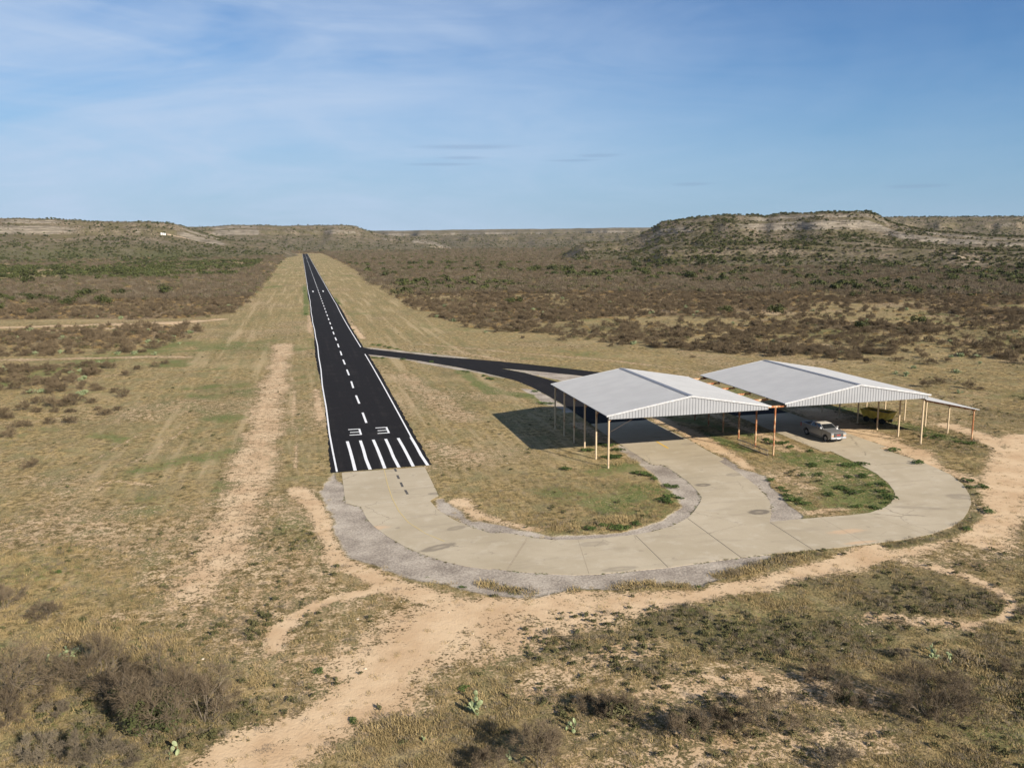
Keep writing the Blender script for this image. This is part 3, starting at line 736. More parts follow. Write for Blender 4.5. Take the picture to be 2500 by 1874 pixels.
AX0, AX1 = 26.345, 43.11; BX0, BX1 = 44.575, 61.16
sa, oxa, oya = shed('hangar_shed', 'open metal-roofed hangar shed nearer the runway, no vehicle under it', AX0, AX1, 5.07, 6.49, [(26.73, M_POST, 'left')])
MB().tube((26.9 - oxa, .02, 3.45), (29.4 - oxa, .02, 4.72), .014, n=6).build('brace', M_INNER, sa)
sb, oxb, oyb = shed('hangar_shed', 'open metal-roofed hangar shed with side lean-to, silver pickup under its front', BX0, BX1, 5.226, 6.66, [(43.84, M_RUSTY, 'tee'), (60.72, M_POST, 'right')])
lt = MB()
li, lo, lzi, lzo = BX1 - .42 - oxb, 67.35 - oxb, 4.74, 3.30
roof_panel(lo, lzo, li, lzi, -.3, LEN + .3).build('lean_to_roof', M_ROOF, sb)
for k in range(6):
    yy = k * BAY; x = 66.95 - oxb
    po = MB().tube((x, yy, -.3), (x, yy, 3.1), .08, n=12).build('lean_to_post', M_RUSTY if k < 1 else M_POST, sb)
    MB().bar((li, yy + .1, lzi - .16), (lo - .1, yy + .1, lzo - .15), .1, .17, (.2, 0, 1)).build('lean_to_rafter', M_RUSTY, sb)
MB().bar((lo - .42, -.2, lzo - .03), (lo - .42, LEN + .2, lzo - .03), .1, .09).build('lean_to_beam', M_RUSTY, sb)

# ladder lying on its side between the middle posts
lr = empty('ladder', (43.32, 70.55, .0), R(95)); tag(lr, 'pale metal ladder tipped on its long edge beside the middle post row', 'ladder')
for z in (.06, .58): MB().bar((0, z * .25, z), (5.1, z * .25, z), .05, .09).build('rail', M_LADDER, lr)
for k in range(15): MB().tube((.18 + k * .34, .02, .08), (.18 + k * .34 + .04, .13, .56), .022, n=6).build('rung', M_LADDER, lr)


# ------------------------------------------------------------------ pickup truck
def paint(name, c, metal=.3, rough=.32):
    m = NT(name, rough, .5, metal); m.b.inputs['Coat Weight'].default_value = .5; m.b.inputs['Coat Roughness'].default_value = .08
    n = m.noise(3, m.obj(), det=3); z = m.n.new('ShaderNodeSeparateXYZ'); m.l.new(m.obj(), z.inputs[0])
    dust = m.math('MULTIPLY', m.rng(m.math('ADD', z.outputs[2], m.math('MULTIPLY', n, .4)), .9, .5), .4)
    m.col(m.mix(dust, c, (.30, .25, .20))); return m.m


M_SILVER = paint('silver_paint', (.22, .22, .225)); M_CHROME = flat('chrome', (.42, .42, .43), .3, .8); M_BLACK = flat('black_plastic', (.015, .015, .016), .6)
M_GLASS = flat('dark_glass', (.012, .014, .016), .06, 0., .6); M_TYRE = flat('tyre_rubber', (.02, .019, .018), .9); M_RED = flat('red_lens', (.45, .02, .015), .25)
M_LAMP = flat('lamp_lens', (.30, .30, .29), .12, .2); M_AMBER = flat('amber_lens', (.8, .3, .03), .3); M_PLATE = flat('plate', (.7, .7, .7), .5); M_BED = flat('bed_liner', (.03, .03, .032), .7)
fw_ = G(2014.5, 1079.1)
tr = empty('pickup_truck', (fw_[0] + .98 * .88, fw_[1] + 1.86 * .93, .034), R(-90)); tr.scale = (.93, .88, .88); tag(tr, 'silver crew-cab pickup truck parked half in the shade of the hangar shed with the lean-to', 'pickup truck')


def arch(cx, r, x_hi, x_lo, z):
    return [(cx + r * math.cos(t), .40 + r * math.sin(t)) for t in np.linspace(.18, math.pi - .18, 9)]


WX = (1.86, -1.80); Wd = 1.0
arc_ = lambda cx: [(cx + .53 * math.cos(t), .42 + .53 * math.sin(t)) for t in np.linspace(math.pi - .1, .1, 11)]
front = [(2.80, .52), (2.88, .75), (2.90, 1.20), (2.80, 1.29), (2.0, 1.37), (1.34, 1.41), (-1.12, 1.41), (-1.12, .48), (1.28, .48)] + arc_(WX[0]) + [(2.42, .50)]
MB().prism(front, -Wd, Wd).build('body', M_SILVER, tr)
bs = [(-1.13, 1.41), (-2.90, 1.43), (-2.93, .62), (-2.36, .52)] + arc_(WX[1]) + [(-1.24, .50), (-1.13, .50)]
for q in (-Wd, Wd - .09): MB().prism(bs, q, q + .09).build('bed_side', M_SILVER, tr)
for q in (-Wd - .02, Wd - .05):
    for cx in WX:
        m = MB(); o_, i_ = [(cx + (.53 + k_) * math.cos(t), .42 + (.53 + k_) * math.sin(t)) for k_ in (.06,) for t in np.linspace(0, math.pi, 13)], [(cx + .52 * math.cos(t), .42 + .52 * math.sin(t)) for t in np.linspace(math.pi, 0, 13)]
        m.prism(o_ + i_, q, q + .07).build('wheel_arch', M_SILVER, tr)
MB().box(-2.84, -1.13, -.90, .90, .80, .86).build('bed_floor', M_BED, tr)
tg = MB().box(-2.93, -2.85, -.905, .905, .66, 1.42).build('tailgate', M_SILVER, tr); MB().box(-2.945, -2.932, -.16, .16, 1.20, 1.28).build('handle', M_BLACK, tg)
cabv = [(1.30, -.95, 1.405), (1.30, .95, 1.405), (-1.11, .95, 1.405), (-1.11, -.95, 1.405), (.56, -.76, 1.86), (.56, .76, 1.86), (-.98, .77, 1.87), (-.98, -.77, 1.87), (.34, -.66, 1.925), (.34, .66, 1.925), (-.86, .66, 1.925), (-.86, -.66, 1.925)]
cab_ = MB().add(cabv, [(0, 1, 5, 4), (1, 2, 6, 5), (2, 3, 7, 6), (3, 0, 4, 7)]).build('cab', M_SILVER, tr)
MB().add(cabv[4:], [(0, 1, 5, 4), (1, 2, 6, 5), (2, 3, 7, 6), (3, 0, 4, 7), (4, 5, 6, 7)]).build('roof', flat('sunlit_roof_paint', (.46, .42, .36), .6), cab_)  # cab roof paler than the body: sunlight painted into its colour


def pane(quad, out, name, parent, k=(.08, .92, .10, .90)):
    P = [Vector(cabv[i]) for i in quad]; o = Vector(out) * .008
    L = lambda s, t: (P[0].lerp(P[1], s)).lerp(P[3].lerp(P[2], s), t) + o
    return MB().add([L(k[0], k[2]), L(k[1], k[2]), L(k[1], k[3]), L(k[0], k[3])], [(0, 1, 2, 3)]).build(name, M_GLASS, parent)


pane((0, 1, 5, 4), (.55, 0, .83), 'windscreen', tr, (.05, .95, .06, .93)); pane((2, 3, 7, 6), (-.9, 0, .3), 'rear_window', tr)
for s, quad, rev in ((-1, (3, 0, 4, 7), 0), (1, (1, 2, 6, 5), 1)):
    for nm, xa, xb, ka, kb in (('door', .10, 1.16, .515, .90), ('door', -1.0, .09, .07, .485)):
        d = MB().box(xa + .012, xb - .012, s * 1.0 - .002 if s > 0 else -1.012, s * 1.0 + .012 if s > 0 else -.998, .56, 1.39).build(nm, M_SILVER, tr)
        MB().box(xa + .08, xa + .24, s * 1.03 - .015, s * 1.03 + .015, 1.20, 1.24).build('handle', M_CHROME, d)
        if s > 0: ka, kb = 1 - kb, 1 - ka
        pane(quad, (0, s * .93, .37), 'window', d, (ka, kb, .08, .90))
    mi = MB().box(1.0, 1.14, s * 1.12 - .11, s * 1.12 + .11, 1.40, 1.62).build('mirror', M_CHROME, tr)
    MB().box(-1.0, 1.25, s * 1.03 - .07, s * 1.03 + .07, .36, .42).build('running_board', M_CHROME, tr)
    MB().prism([(2.60, .98), (2.905, .96), (2.915, 1.20), (2.62, 1.24)], s * .70 - .2, s * .80 + .215 if s > 0 else s * .8 + .115).build('headlight', M_LAMP, tr)
    MB().box(2.89, 2.915, s * .78 - .14, s * .78 + .14, .88, .94).build('indicator', M_AMBER, tr)
    MB().box(-2.945, -2.84, s * .958 - .055, s * .958 + .055, .92, 1.34).build('tail_light', M_RED, tr)
gr = MB().box(2.885, 2.915, -.60, .60, .76, 1.25).build('grille', M_BLACK, tr)
for z in (.83, .93, 1.09, 1.20): MB().box(2.917, 2.935, -.53, .53, z - .013, z + .013).build('grille_bar', M_CHROME, gr)
em = MB()                                                    # red letters on the grille
def stroke(x, y, w, h): em.box(2.918, 2.940, x, x + w, y + .03, y + .03 + h)
X = -.24
stroke(X, .92, .035, .12); stroke(X + .037, .92, .10, .03); stroke(X + .037, 1.01, .10, .03); stroke(X + .103, .952, .034, .035); stroke(X + .07, .972, .031, .02)
X = -.075
stroke(X, .92, .035, .12); stroke(X + .115, .92, .035, .12); stroke(X + .037, .985, .025, .05); stroke(X + .088, .985, .025, .05); stroke(X + .064, .95, .022, .06)
X = .10
stroke(X, .92, .035, .12); stroke(X + .037, .92, .10, .03); stroke(X + .037, 1.01, .10, .03)
em.build('grille_emblem', M_RED, gr)
bu = MB(); bu.prism([(2.70, .48), (2.94, .52), (2.97, .62), (2.95, .76), (2.84, .78), (2.70, .76)], -.98, .98); bu_o = bu.build('front_bumper', M_CHROME, tr)
MB().box(2.972, 2.985, -.2, .2, .57, .69).build('licence_plate', M_PLATE, bu_o); MB().box(2.86, 2.972, -.5, .5, .44, .50).build('air_dam', M_BLACK, bu_o)
MB().prism([(-2.90, .50), (-3.04, .52), (-3.04, .66), (-2.91, .68)], -.95, .95).build('rear_bumper', M_CHROME, tr)


def wheel(parent, x, y, s, r=.405, w=.27, rim=M_CHROME, hub=.26):
    wh = bpy.data.objects.new('wheel', None); COL.objects.link(wh); wh.parent = parent; wh.location = (x, y, r)
    t = MB(); n = 28; prof = [(-w / 2, hub), (-w / 2, r * .9), (-w * .38, r), (w * .38, r), (w / 2, r * .9), (w / 2, hub)]; vs = []
    for k in range(n):
        a = 2 * math.pi * k / n; vs += [(q * math.cos(a), p, q * math.sin(a)) for p, q in prof]
    t.add(vs, [(k * 6 + i, k * 6 + (i + 1) % 6, ((k + 1) % n) * 6 + (i + 1) % 6, ((k + 1) % n) * 6 + i) for k in range(n) for i in range(6)]); t.build('tyre', M_TYRE, wh)
    m = MB(); m.tube((0, -w * .33, 0), (0, w * .33, 0), hub * .98, n=24)
    yy = s * w * .42
    for k in range(6):
        a = 2 * math.pi * k / 6; m.bar((0, yy, 0), (hub * math.cos(a), yy * .96, hub * math.sin(a)), .07, .06, (0, 1, 0))
    m.tube((0, yy - s * .03, 0), (0, yy + s * .03, 0), .07, n=12); m.build('rim', rim, wh)
    return wh


for x in WX:
    for s in (-1, 1): wheel(tr, x, s * .86, s)
    MB().box(x - .52, x + .52, -.70, .70, .36, .60).build('axle', M_BLACK, tr)
MB().box(-.85, -.65, -.5, -.15, 1.34, 1.52).build('red_can', M_RED) if False else None

# ------------------------------------------------------------------ yellow hopper wagon
M_YEL = flat('yellow_wagon_paint', (.56, .40, .07), .6, var=.25, scale=1.5); M_DKY = flat('wagon_inside', (.10, .075, .03), .9)
wg = empty('hopper_wagon', (63.55, 81.0, -.03), R(-68)); tag(wg, 'yellow hopper wagon with sloping sides standing under the lean-to', 'wagon')
L1, W1, L0, W0, zb, zt = 1.75, .86, 1.35, .76, .50, 1.36
ho = [(-L0, -W0, zb), (L0, -W0, zb), (L0, W0, zb), (-L0, W0, zb), (-L1, -W1, zt), (L1, -W1, zt), (L1, W1, zt), (-L1, W1, zt)]
k = .05; hi_ = [(x * .955, y * .93, z + (.05 if z < 1 else .0)) for x, y, z in ho]
MB().add(ho + hi_, [(3, 2, 1, 0), (0, 1, 5, 4), (1, 2, 6, 5), (2, 3, 7, 6), (3, 0, 4, 7), (8, 9, 10, 11), (12, 13, 9, 8), (13, 14, 10, 9), (14, 15, 11, 10), (15, 12, 8, 11), (4, 5, 13, 12), (5, 6, 14, 13), (6, 7, 15, 14), (7, 4, 12, 15)]).build('hopper', M_YEL, wg)
MB().box(-L0 * .9, L0 * .9, -W0 * .95, W0 * .95, 1.18, 1.24).build('load', M_DKY, wg)
rim_ = MB()
for a, b in ((4, 5), (5, 6), (6, 7), (7, 4)): rim_.bar((ho[a][0], ho[a][1], zt + .02), (ho[b][0], ho[b][1], zt + .02), .08, .07)
rim_.build('hopper_rim', M_YEL, wg)
for x in (-.8, 0, .8):
    for s in (-1, 1): MB().bar((x, s * W0 * 1.03, zb), (x, s * (W1 + .03), zt), .05, .07, (1, 0, 0)).build('rib', M_YEL, wg)
MB().box(-1.2, 1.2, -.45, .45, .45, .60).build('chassis', M_DKY, wg)
for x in (-.95, .35, 1.0):
    for s in (-1, 1): wheel(wg, x, s * .80, s, .34, .2, M_TYRE, .17)
MB().bar((-1.2, 0, .5), (-2.6, .1, .35), .08, .08).build('drawbar', M_DKY, wg)
MB().bar((1.25, -.1, .42), (1.75, -.1, .30), .12, .16).build('discharge_chute', M_DKY, wg)

# ------------------------------------------------------------------ mesas (real hills with their own distance and height)
def skyline(pts, Rc):                                        # crest: pixel column, pixel row -> azimuth, height at distance
    az = []; z = []
    for u, v in pts:
        d = ray(u, v); az.append(math.atan2(d.x, d.y)); z.append(H + Rc * d.z / math.hypot(d.x, d.y))
    return np.array(az), np.array(z)


MESAS = []


def mesa(name, pts, Rc, Rt, seed, green=0., ledge=.9, rockw=1., nphi=420, nr=110, back=260, paths=(), ends=.06):
    az, z = skyline(pts, Rc); az = az.copy(); az[0] -= ends; az[-1] += ends; ph = np.linspace(az[0], az[-1], nphi)
    zc = np.interp(ph, az, z); zc = zc + (fbm(ph * Rc, ph * 0, 40, 4, seed) - .5) * 2.6
    t = np.concatenate([np.linspace(0, 1.06, int(nr * .8)), np.linspace(1.08, 1.0 + back / (Rc - Rt), nr - int(nr * .8))])
    PH, T = np.meshgrid(ph, t); ZC = np.broadcast_to(zc, PH.shape)
    arc = PH * Rc
    # gullies and spurs push the slope in and out
    sp = (fbm(arc, T * 120, 150, 3, seed + 1) - .5) * .5 + (fbm(arc, T * 60, 45, 3, seed + 2) - .5) * .22
    s = np.clip(T + sp * np.clip(T * (1.03 - T) * 4, 0, 1), 0, 1.02)
    prof = np.interp(s, [0, .15, .45, .74, .84, .88, .93, .955, 1.0, 1.02], [0, .05, .24, .50, .63, .80 if ledge else .72, .87, .955, 1.0, 1.0])
    drop = sstep(1.05, 1.0 + back / (Rc - Rt), T)
    Z = -2 + (ZC + 2) * prof - drop * (ZC * .6) + (fbm(arc, T * (Rc - Rt), 14, 3, seed + 3) - .5) * 1.6 * np.clip(s * 3, 0, 1)
    rr = Rt + T * (Rc - Rt)
    X = rr * np.sin(PH); Y = rr * np.cos(PH)
    endf = sstep(0, ends, PH - ph[0] + .004 * (sp + .3)) * sstep(0, ends, ph[-1] - PH); Z = Z * endf - 6 * (1 - endf)
    band = np.maximum(np.exp(-((s - .865) / .035) ** 2), .8 * np.exp(-((s - .945) / .02) ** 2)) * (.15 + 1.25 * sstep(.3, .65, fbm(arc, T * 0, 70, 4, seed + 4))) * rockw
    band = np.maximum(band, .30 * sstep(.5, .62, fbm(arc, T * 160, 30, 4, seed + 5)) * sstep(.35, .6, s) * sstep(.9, .8, s) * rockw)
    pa = np.zeros(PH.shape)
    for pl, w in paths: pa = np.maximum(pa, sstep(w * 1.6, w * .5, dpoly(X, Y, pl)))
    gr_ = green * sstep(.75, .3, s) * (.3 + .9 * fbm(arc, T * 200, 60, 3, seed + 6))
    o = grid_mesh(name, X, Y, Z, M_MESA, {'rock': band, 'green': gr_, 'path': pa})
    MESAS.append((ph, rr[:, 0], Z, s, band, name))
    return o


mesa('mesa', [(-700, 534), (-300, 532), (0, 532.5), (136, 536), (271, 540), (344, 541.6), (420, 544), (447, 551), (485, 566), (560, 588), (640, 600)], 1300, 960, 100, green=.9, rockw=.85, nphi=620,
     paths=[])
mesa('mesa', [(300, 556), (420, 553), (520, 553), (574, 549), (678, 550.6), (836, 549.7), (868, 552), (886, 560), (922, 569), (975, 580), (1030, 590)], 1950, 1540, 140, green=.25, rockw=.95, nphi=460)
mesa('mesa', [(800, 563), (1017, 562.8), (1130, 560.5), (1243, 559.4), (1356, 558.3), (1469, 556.5), (1582, 555.5), (1760, 556)], 3600, 2500, 180, green=.1, rockw=.6, nphi=420, back=700)
mesa('mesa', [(900, 583), (1010, 577), (1150, 574), (1300, 572), (1450, 569), (1600, 568), (1700, 570)], 2350, 1750, 220, green=.1, rockw=.25, nphi=360, back=300)
mesa('mesa', [(1440, 600), (1510, 590), (1560, 574), (1595, 556), (1613, 543), (1649, 536.5), (1703, 530.5), (1771, 527), (1875, 527.5), (1907, 523), (1952, 521.5), (2020, 519.5), (2088, 517.5), (2124, 518.4), (2151, 528), (2172, 541), (2215, 552), (2300, 566), (2420, 578), (2560, 590)], 880, 520, 260, green=.35, rockw=.72, nphi=620)
mesa('mesa', [(2050, 540), (2140, 530), (2230, 529.5), (2359, 528), (2500, 528.5), (2800, 527), (3100, 530)], 1650, 1050, 300, green=.2, rockw=.5, nphi=420, back=500)
# low rocky knoll in front of the right mesa
mesa('knoll', [(1640, 612), (1740, 604), (1830, 597), (1885, 594), (1960, 597), (2060, 602), (2200, 607), (2420, 612), (2700, 620)], 640, 470, 340, green=.5, rockw=.38, nphi=360, nr=80, back=90,
     paths=[])


def mesa_z(i, x, y):
    ph, rr, Z, s, band, nm = MESAS[i]
    p = np.arctan2(x, y); r = np.hypot(x, y)
    a = np.clip((p - ph[0]) / (ph[1] - ph[0]), 0, len(ph) - 1.001); b = np.clip(np.searchsorted(rr, r) - 1, 0, len(rr) - 2)
    ai = a.astype(int); fa = a - ai; fb = np.clip((r - rr[b]) / (rr[b + 1] - rr[b]), 0, 1)
    z = (Z[b, ai] * (1 - fa) + Z[b, ai + 1] * fa) * (1 - fb) + (Z[b + 1, ai] * (1 - fa) + Z[b + 1, ai + 1] * fa) * fb
    ok = (p > ph[0]) & (p < ph[-1]) & (r > rr[0]) & (r < rr[-1])
    return np.where(ok, z, -99), np.where(ok, band[b, ai], 0)


def land_z(x, y):
    z = ground_z(x, y); band = np.zeros(np.shape(x))
    for i in range(len(MESAS)):
        a, b = mesa_z(i, x, y); band = np.where(a > z, b, band); z = np.maximum(z, a)
    return z, band


def land_hit(u, v):                                          # where a ray from the drone meets the land
    d = ray(u, v); h = math.hypot(d.x, d.y); ts = np.arange(60, 2600, 2.0)
    x = d.x / h * ts; y = d.y / h * ts; zz = H + d.z / h * ts; z, _ = land_z(x, y)
    k = np.nonzero(zz <= z)[0]; k = k[0] if len(k) else -1
    return float(x[k]), float(y[k]), float(z[k])


# pale dirt tracks on the far slopes, and the three tanks
M_TRACK = flat('track_dirt', (.29, .225, .155), .95, var=.2, scale=.1, obj=False)
def track(name, pix, w):
    P = [land_hit(*q) for q in pix]; m = MB(); pts = []
    for (a, b) in zip(P[:-1], P[1:]):
        n = max(2, int(math.dist(a[:2], b[:2]) / 6))
        pts += [(a[0] + (b[0] - a[0]) * t / n, a[1] + (b[1] - a[1]) * t / n) for t in range(n)]
    pts.append(P[-1][:2]); vs = []
    for i, c in enumerate(pts):
        a = pts[max(i - 1, 0)]; b = pts[min(i + 1, len(pts) - 1)]; dx, dy = b[0] - a[0], b[1] - a[1]; L = math.hypot(dx, dy) + 1e-6
        ww = w * random.uniform(.7, 1.25)
        for k in (-1, -.33, .33, 1):
            px, py = c[0] - dy / L * ww / 2 * k, c[1] + dx / L * ww / 2 * k
            vs.append((px, py, float(land_z(np.array([px]), np.array([py]))[0][0]) + .2))
    fs = [(4 * i + k, 4 * i + k + 1, 4 * i + k + 5, 4 * i + k + 4) for i in range(len(pts) - 1) for k in range(3)]
    tag(m.add(vs, fs).build(name, M_TRACK), kind='structure')


track('dirt_track', [(393, 574), (420, 576), (440, 579), (462, 585)], 2.6)
track('dirt_track', [(2323, 619), (2345, 628), (2366, 636), (2388, 640), (2345, 650), (2310, 658)], 3)
track('dirt_track', [(340, 656), (400, 646), (440, 640), (484, 637)], 4)
track('dirt_bank', [(1185, 627), (1215, 624), (1225, 621)], 14)
track('dirt_bank', [(1052, 604), (1068, 604), (1085, 604)], 12)
track('river_bed', [(2430, 703), (2470, 704), (2540, 710)], 8)
M_TANK = flat('tank_white', (.50, .50, .50), .5)
for i, u in enumerate((394, 398.5, 403)):
    x, y, z = land_hit(u, 574)
    q = math.hypot(x, y) / F; t = MB().tube((0, 0, -.5), (0, 0, 3.6 * q), 1.75 * q, n=20); t.tube((0, 0, 3.6 * q + .001), (0, 0, 4.3 * q), 1.75 * q, .3 * q, n=20)
    o = t.build('storage_tank', M_TANK); o.location = (x, y, z)
    tag(o, ('leftmost', 'middle', 'rightmost')[i] + ' of three small white storage tanks on the far left hillside', 'tank', 'white tanks on the hillside')


# ------------------------------------------------------------------ plants
def leaf_mat(name, lo, hi, var=.5, trans=.0, scale=1.2):
    m = NT(name, .85, .15); n = m.noise(scale, det=3); r = m.rand()
    m.col(m.mix(m.math('ADD', m.math('MULTIPLY', m.rng(n, .3, .7), 1 - var), m.math('MULTIPLY', r, var)), lo, hi))
    return m.m


M_TWIG = leaf_mat('bare_twig', (.074, .055, .034), (.165, .124, .077))
M_NTWIG = leaf_mat('dark_twig', (.066, .050, .033), (.15, .114, .074))
M_FTWIG = leaf_mat('far_twig', (.054, .042, .028), (.132, .102, .068))
M_LIMB = leaf_mat('dark_limb', (.085, .067, .05), (.19, .155, .118))
M_GTWIG = leaf_mat('grey_twig', (.088, .070, .048), (.175, .145, .105))
M_BUSH = leaf_mat('bush_leaf', (.03, .038, .014), (.085, .092, .034))
M_JUN = leaf_mat('evergreen_leaf', (.024, .030, .011), (.072, .079, .027))
M_SAGE = leaf_mat('scrub_leaf', (.042, .045, .019), (.11, .098, .048))
M_WEED = leaf_mat('weed_leaf', (.026, .044, .012), (.078, .108, .03), scale=4)
M_STRAW = leaf_mat('straw', (.165, .125, .058), (.36, .27, .135), .55, scale=.5)
M_OLIVE = leaf_mat('olive_grass', (.065, .062, .026), (.19, .16, .08), .55, scale=.5)
M_GREENG = leaf_mat('green_grass', (.04, .065, .015), (.125, .155, .045), .55, scale=.5)
M_FORB = leaf_mat('dead_forb', (.10, .08, .055), (.20, .165, .12), .55, scale=.5)


def cactus_mat():
    m = NT('cactus_skin', .6, .35); n = m.noise(7, m.obj(), det=2); r = m.rand(); sp = m.noise(26, m.obj(), det=1)
    cc = m.mix(m.rng(n, .3, .7), (.105, .14, .06), (.235, .26, .14)); cc = m.mix(m.math('MULTIPLY', m.rng(sp, .6, .72), .5), cc, (.42, .38, .24)); m.col(cc); return m.m


M_CACT = cactus_mat()


def rv(s=1.): return Vector((random.gauss(0, s), random.gauss(0, s), random.gauss(0, s)))


def ribbon(m, a, b, w):
    d = (b - a); s = d.cross(rv()).normalized() * w / 2
    m.add([a - s, a + s, b + s * .5, b - s * .5], [(0, 1, 2, 3)])


def bare_bush(h, rad, stems, lv, tw, br=.05, twigs=None, up=.55):
    """leafless thorn bush: limbs (tubes) and a haze of fine twigs (ribbons)"""
    limbs = MB(); tws = MB(); a0 = random.random() * 6
    def grow(p, d, L, r, k):
        n = 3; q = p
        for i in range(n):
            d = (d + rv(.16) + Vector((0, 0, .05))).normalized(); e = q + d * L / n
            if k < lv: limbs.tube(q, e, r * (1 - .25 * i / n), r * (1 - .25 * (i + 1) / n), n=4 if k else 5, cap=False)
            else: ribbon(tws, q, e, tw * 1.6)
            q = e
            if k < lv and i > 0:
                for _ in range(2 if k == 0 else 3):
                    d2 = (d + rv(.5) + Vector((0, 0, .12))).normalized(); grow(e, d2, L * random.uniform(.5, .75), r * .55, k + 1)
            if k >= lv - 1:
                for _ in range(twigs or 4):
                    d2 = (d + rv(.6)).normalized(); ribbon(tws, e, e + d2 * random.uniform(.15, .38) * h * .42, tw)
    for s in range(stems):
        t = a0 + s * 2 * math.pi / stems + random.uniform(-.4, .4); o = random.uniform(.35, 1) * rad / h * (1.25 - up)
        d = Vector((math.cos(t) * o * 1.5, math.sin(t) * o * 1.5, up + .25)).normalized()
        grow(Vector((math.cos(t) * .12, math.sin(t) * .12, -.1)), d, h * random.uniform(.5, .72), br, 0)
    return limbs, tws


def fuzz(n, rx, h, w, L, flatb=.3):                          # far version: one mesh of short twigs filling a dome
    m = MB()
    for _ in range(n):
        a = random.random() * 6.283; q = random.random() ** .5; z = random.random() ** .8
        rr = rx * q * math.sqrt(max(0, 1 - (z * .95) ** 2)) ; p = Vector((rr * math.cos(a), rr * math.sin(a), z * h * (1 - .35 * q)))
        d = (Vector((math.cos(a) * q * .8, math.sin(a) * q * .8, .75)) + rv(.45)).normalized(); ribbon(m, p, p + d * L * random.uniform(.5, 1.2), w)
    return m


def leafy(n, rx, h, leaf, lumps=7, z0=.1):
    m = MB(); C = []
    for _ in range(lumps):
        a = random.random() * 6.283; q = random.random() ** .6 * .65; C.append((Vector((q * rx * math.cos(a), q * rx * math.sin(a), h * random.uniform(.35, .72))), random.uniform(.30, .52)))
    for _ in range(n):
        c, s = random.choice(C); d = rv().normalized(); d.z = d.z if d.z > -.5 else -d.z
        p = c + Vector((d.x * rx * s, d.y * rx * s, d.z * h * s * .75)) * random.uniform(.72, 1.08)
        if p.z < z0: p.z = z0 + random.random() * .1
        t = rv().normalized(); b = t.cross(d + rv(.5)).normalized(); l = leaf * random.uniform(.6, 1.4)
        m.add([p - t * l, p + b * l * .6, p + t * l, p - b * l * .6], [(0, 1, 2, 3)])
    return m


def pad_mesh(m, base, d, face, w, L, th, nu=10, nv=7):
    d = d.normalized(); f = (face - d * face.dot(d)).normalized(); s = d.cross(f)
    vs = []; fs = []
    for i in range(nv + 1):
        t = i / nv; rr = math.sin(math.pi * t) ** .6 * (.72 + .35 * t) if 0 < t < 1 else 0.12
        for k in range(nu):
            a = 2 * math.pi * k / nu; vs.append(base + d * L * t + s * math.cos(a) * w / 2 * rr + f * math.sin(a) * th / 2 * rr)
    for i in range(nv):
        for k in range(nu): fs.append((i * nu + k, i * nu + (k + 1) % nu, (i + 1) * nu + (k + 1) % nu, (i + 1) * nu + k))
    m.add(vs, fs)


def prickly(pads, spread, ps, gens=3, lo=False, sep=False):
    out = []; m = MB(); cnt = 0; fr = []; roots = []
    while cnt < pads:
        if len(fr) < 5 or random.random() < .14:
            a = random.random() * 6.283; q = spread * random.random() ** .6; b = Vector((q * math.cos(a), q * math.sin(a), -.04)); b = (random.choice(roots) + Vector((math.cos(a), math.sin(a), 0)) * ps * .5 if roots and not sep else b); b = b if b.length < spread * 1.1 else b * .8; roots.append(b); d = Vector((random.gauss(0, .6), random.gauss(0, .6), 1)); g_ = 0
        else:
            b, d, g_ = random.choice(fr); d = (d + rv(.5) + Vector((0, 0, .25))).normalized()
            if d.z < -.1: d.z = .2
        L = ps * random.uniform(.75, 1.2); face = rv().normalized()
        mm = MB() if sep else m
        pad_mesh(mm, b, d, face, L * .74, L, L * .16, 8 if lo else 12, 5 if lo else 8)
        if sep: out.append(mm)
        if g_ < gens: fr.append((b + d.normalized() * L * .93, d, g_ + 1)); fr.append((b + d.normalized() * L * .85, d, g_ + 1))
        cnt += 1
        if len(fr) > 40: fr.pop(0)
    return out if sep else m


def proto(mb, name, mat, smooth=False):
    o = mb.build(name, mat, None, smooth); COL.objects.unlink(o); return o


def tuft(n, h, w, spread, lean=.45):
    m = MB()
    for _ in range(n):
        a = random.random() * 6.283; q = spread * random.random() ** .5; b = Vector((q * math.cos(a), q * math.sin(a), -.02)); l = h * random.uniform(.5, 1.15)
        d = Vector((random.gauss(0, lean), random.gauss(0, lean), 1)).normalized(); s = Vector((random.gauss(0, 1), random.gauss(0, 1), 0)).normalized() * w / 2
        mid = b + d * l * .6; tip = mid + (d + Vector((random.gauss(0, .4), random.gauss(0, .4), -.25))).normalized() * l * .45
        m.add([b - s, b + s, mid + s * .8, mid - s * .8, tip], [(0, 1, 2, 3), (3, 2, 4)])
    return m


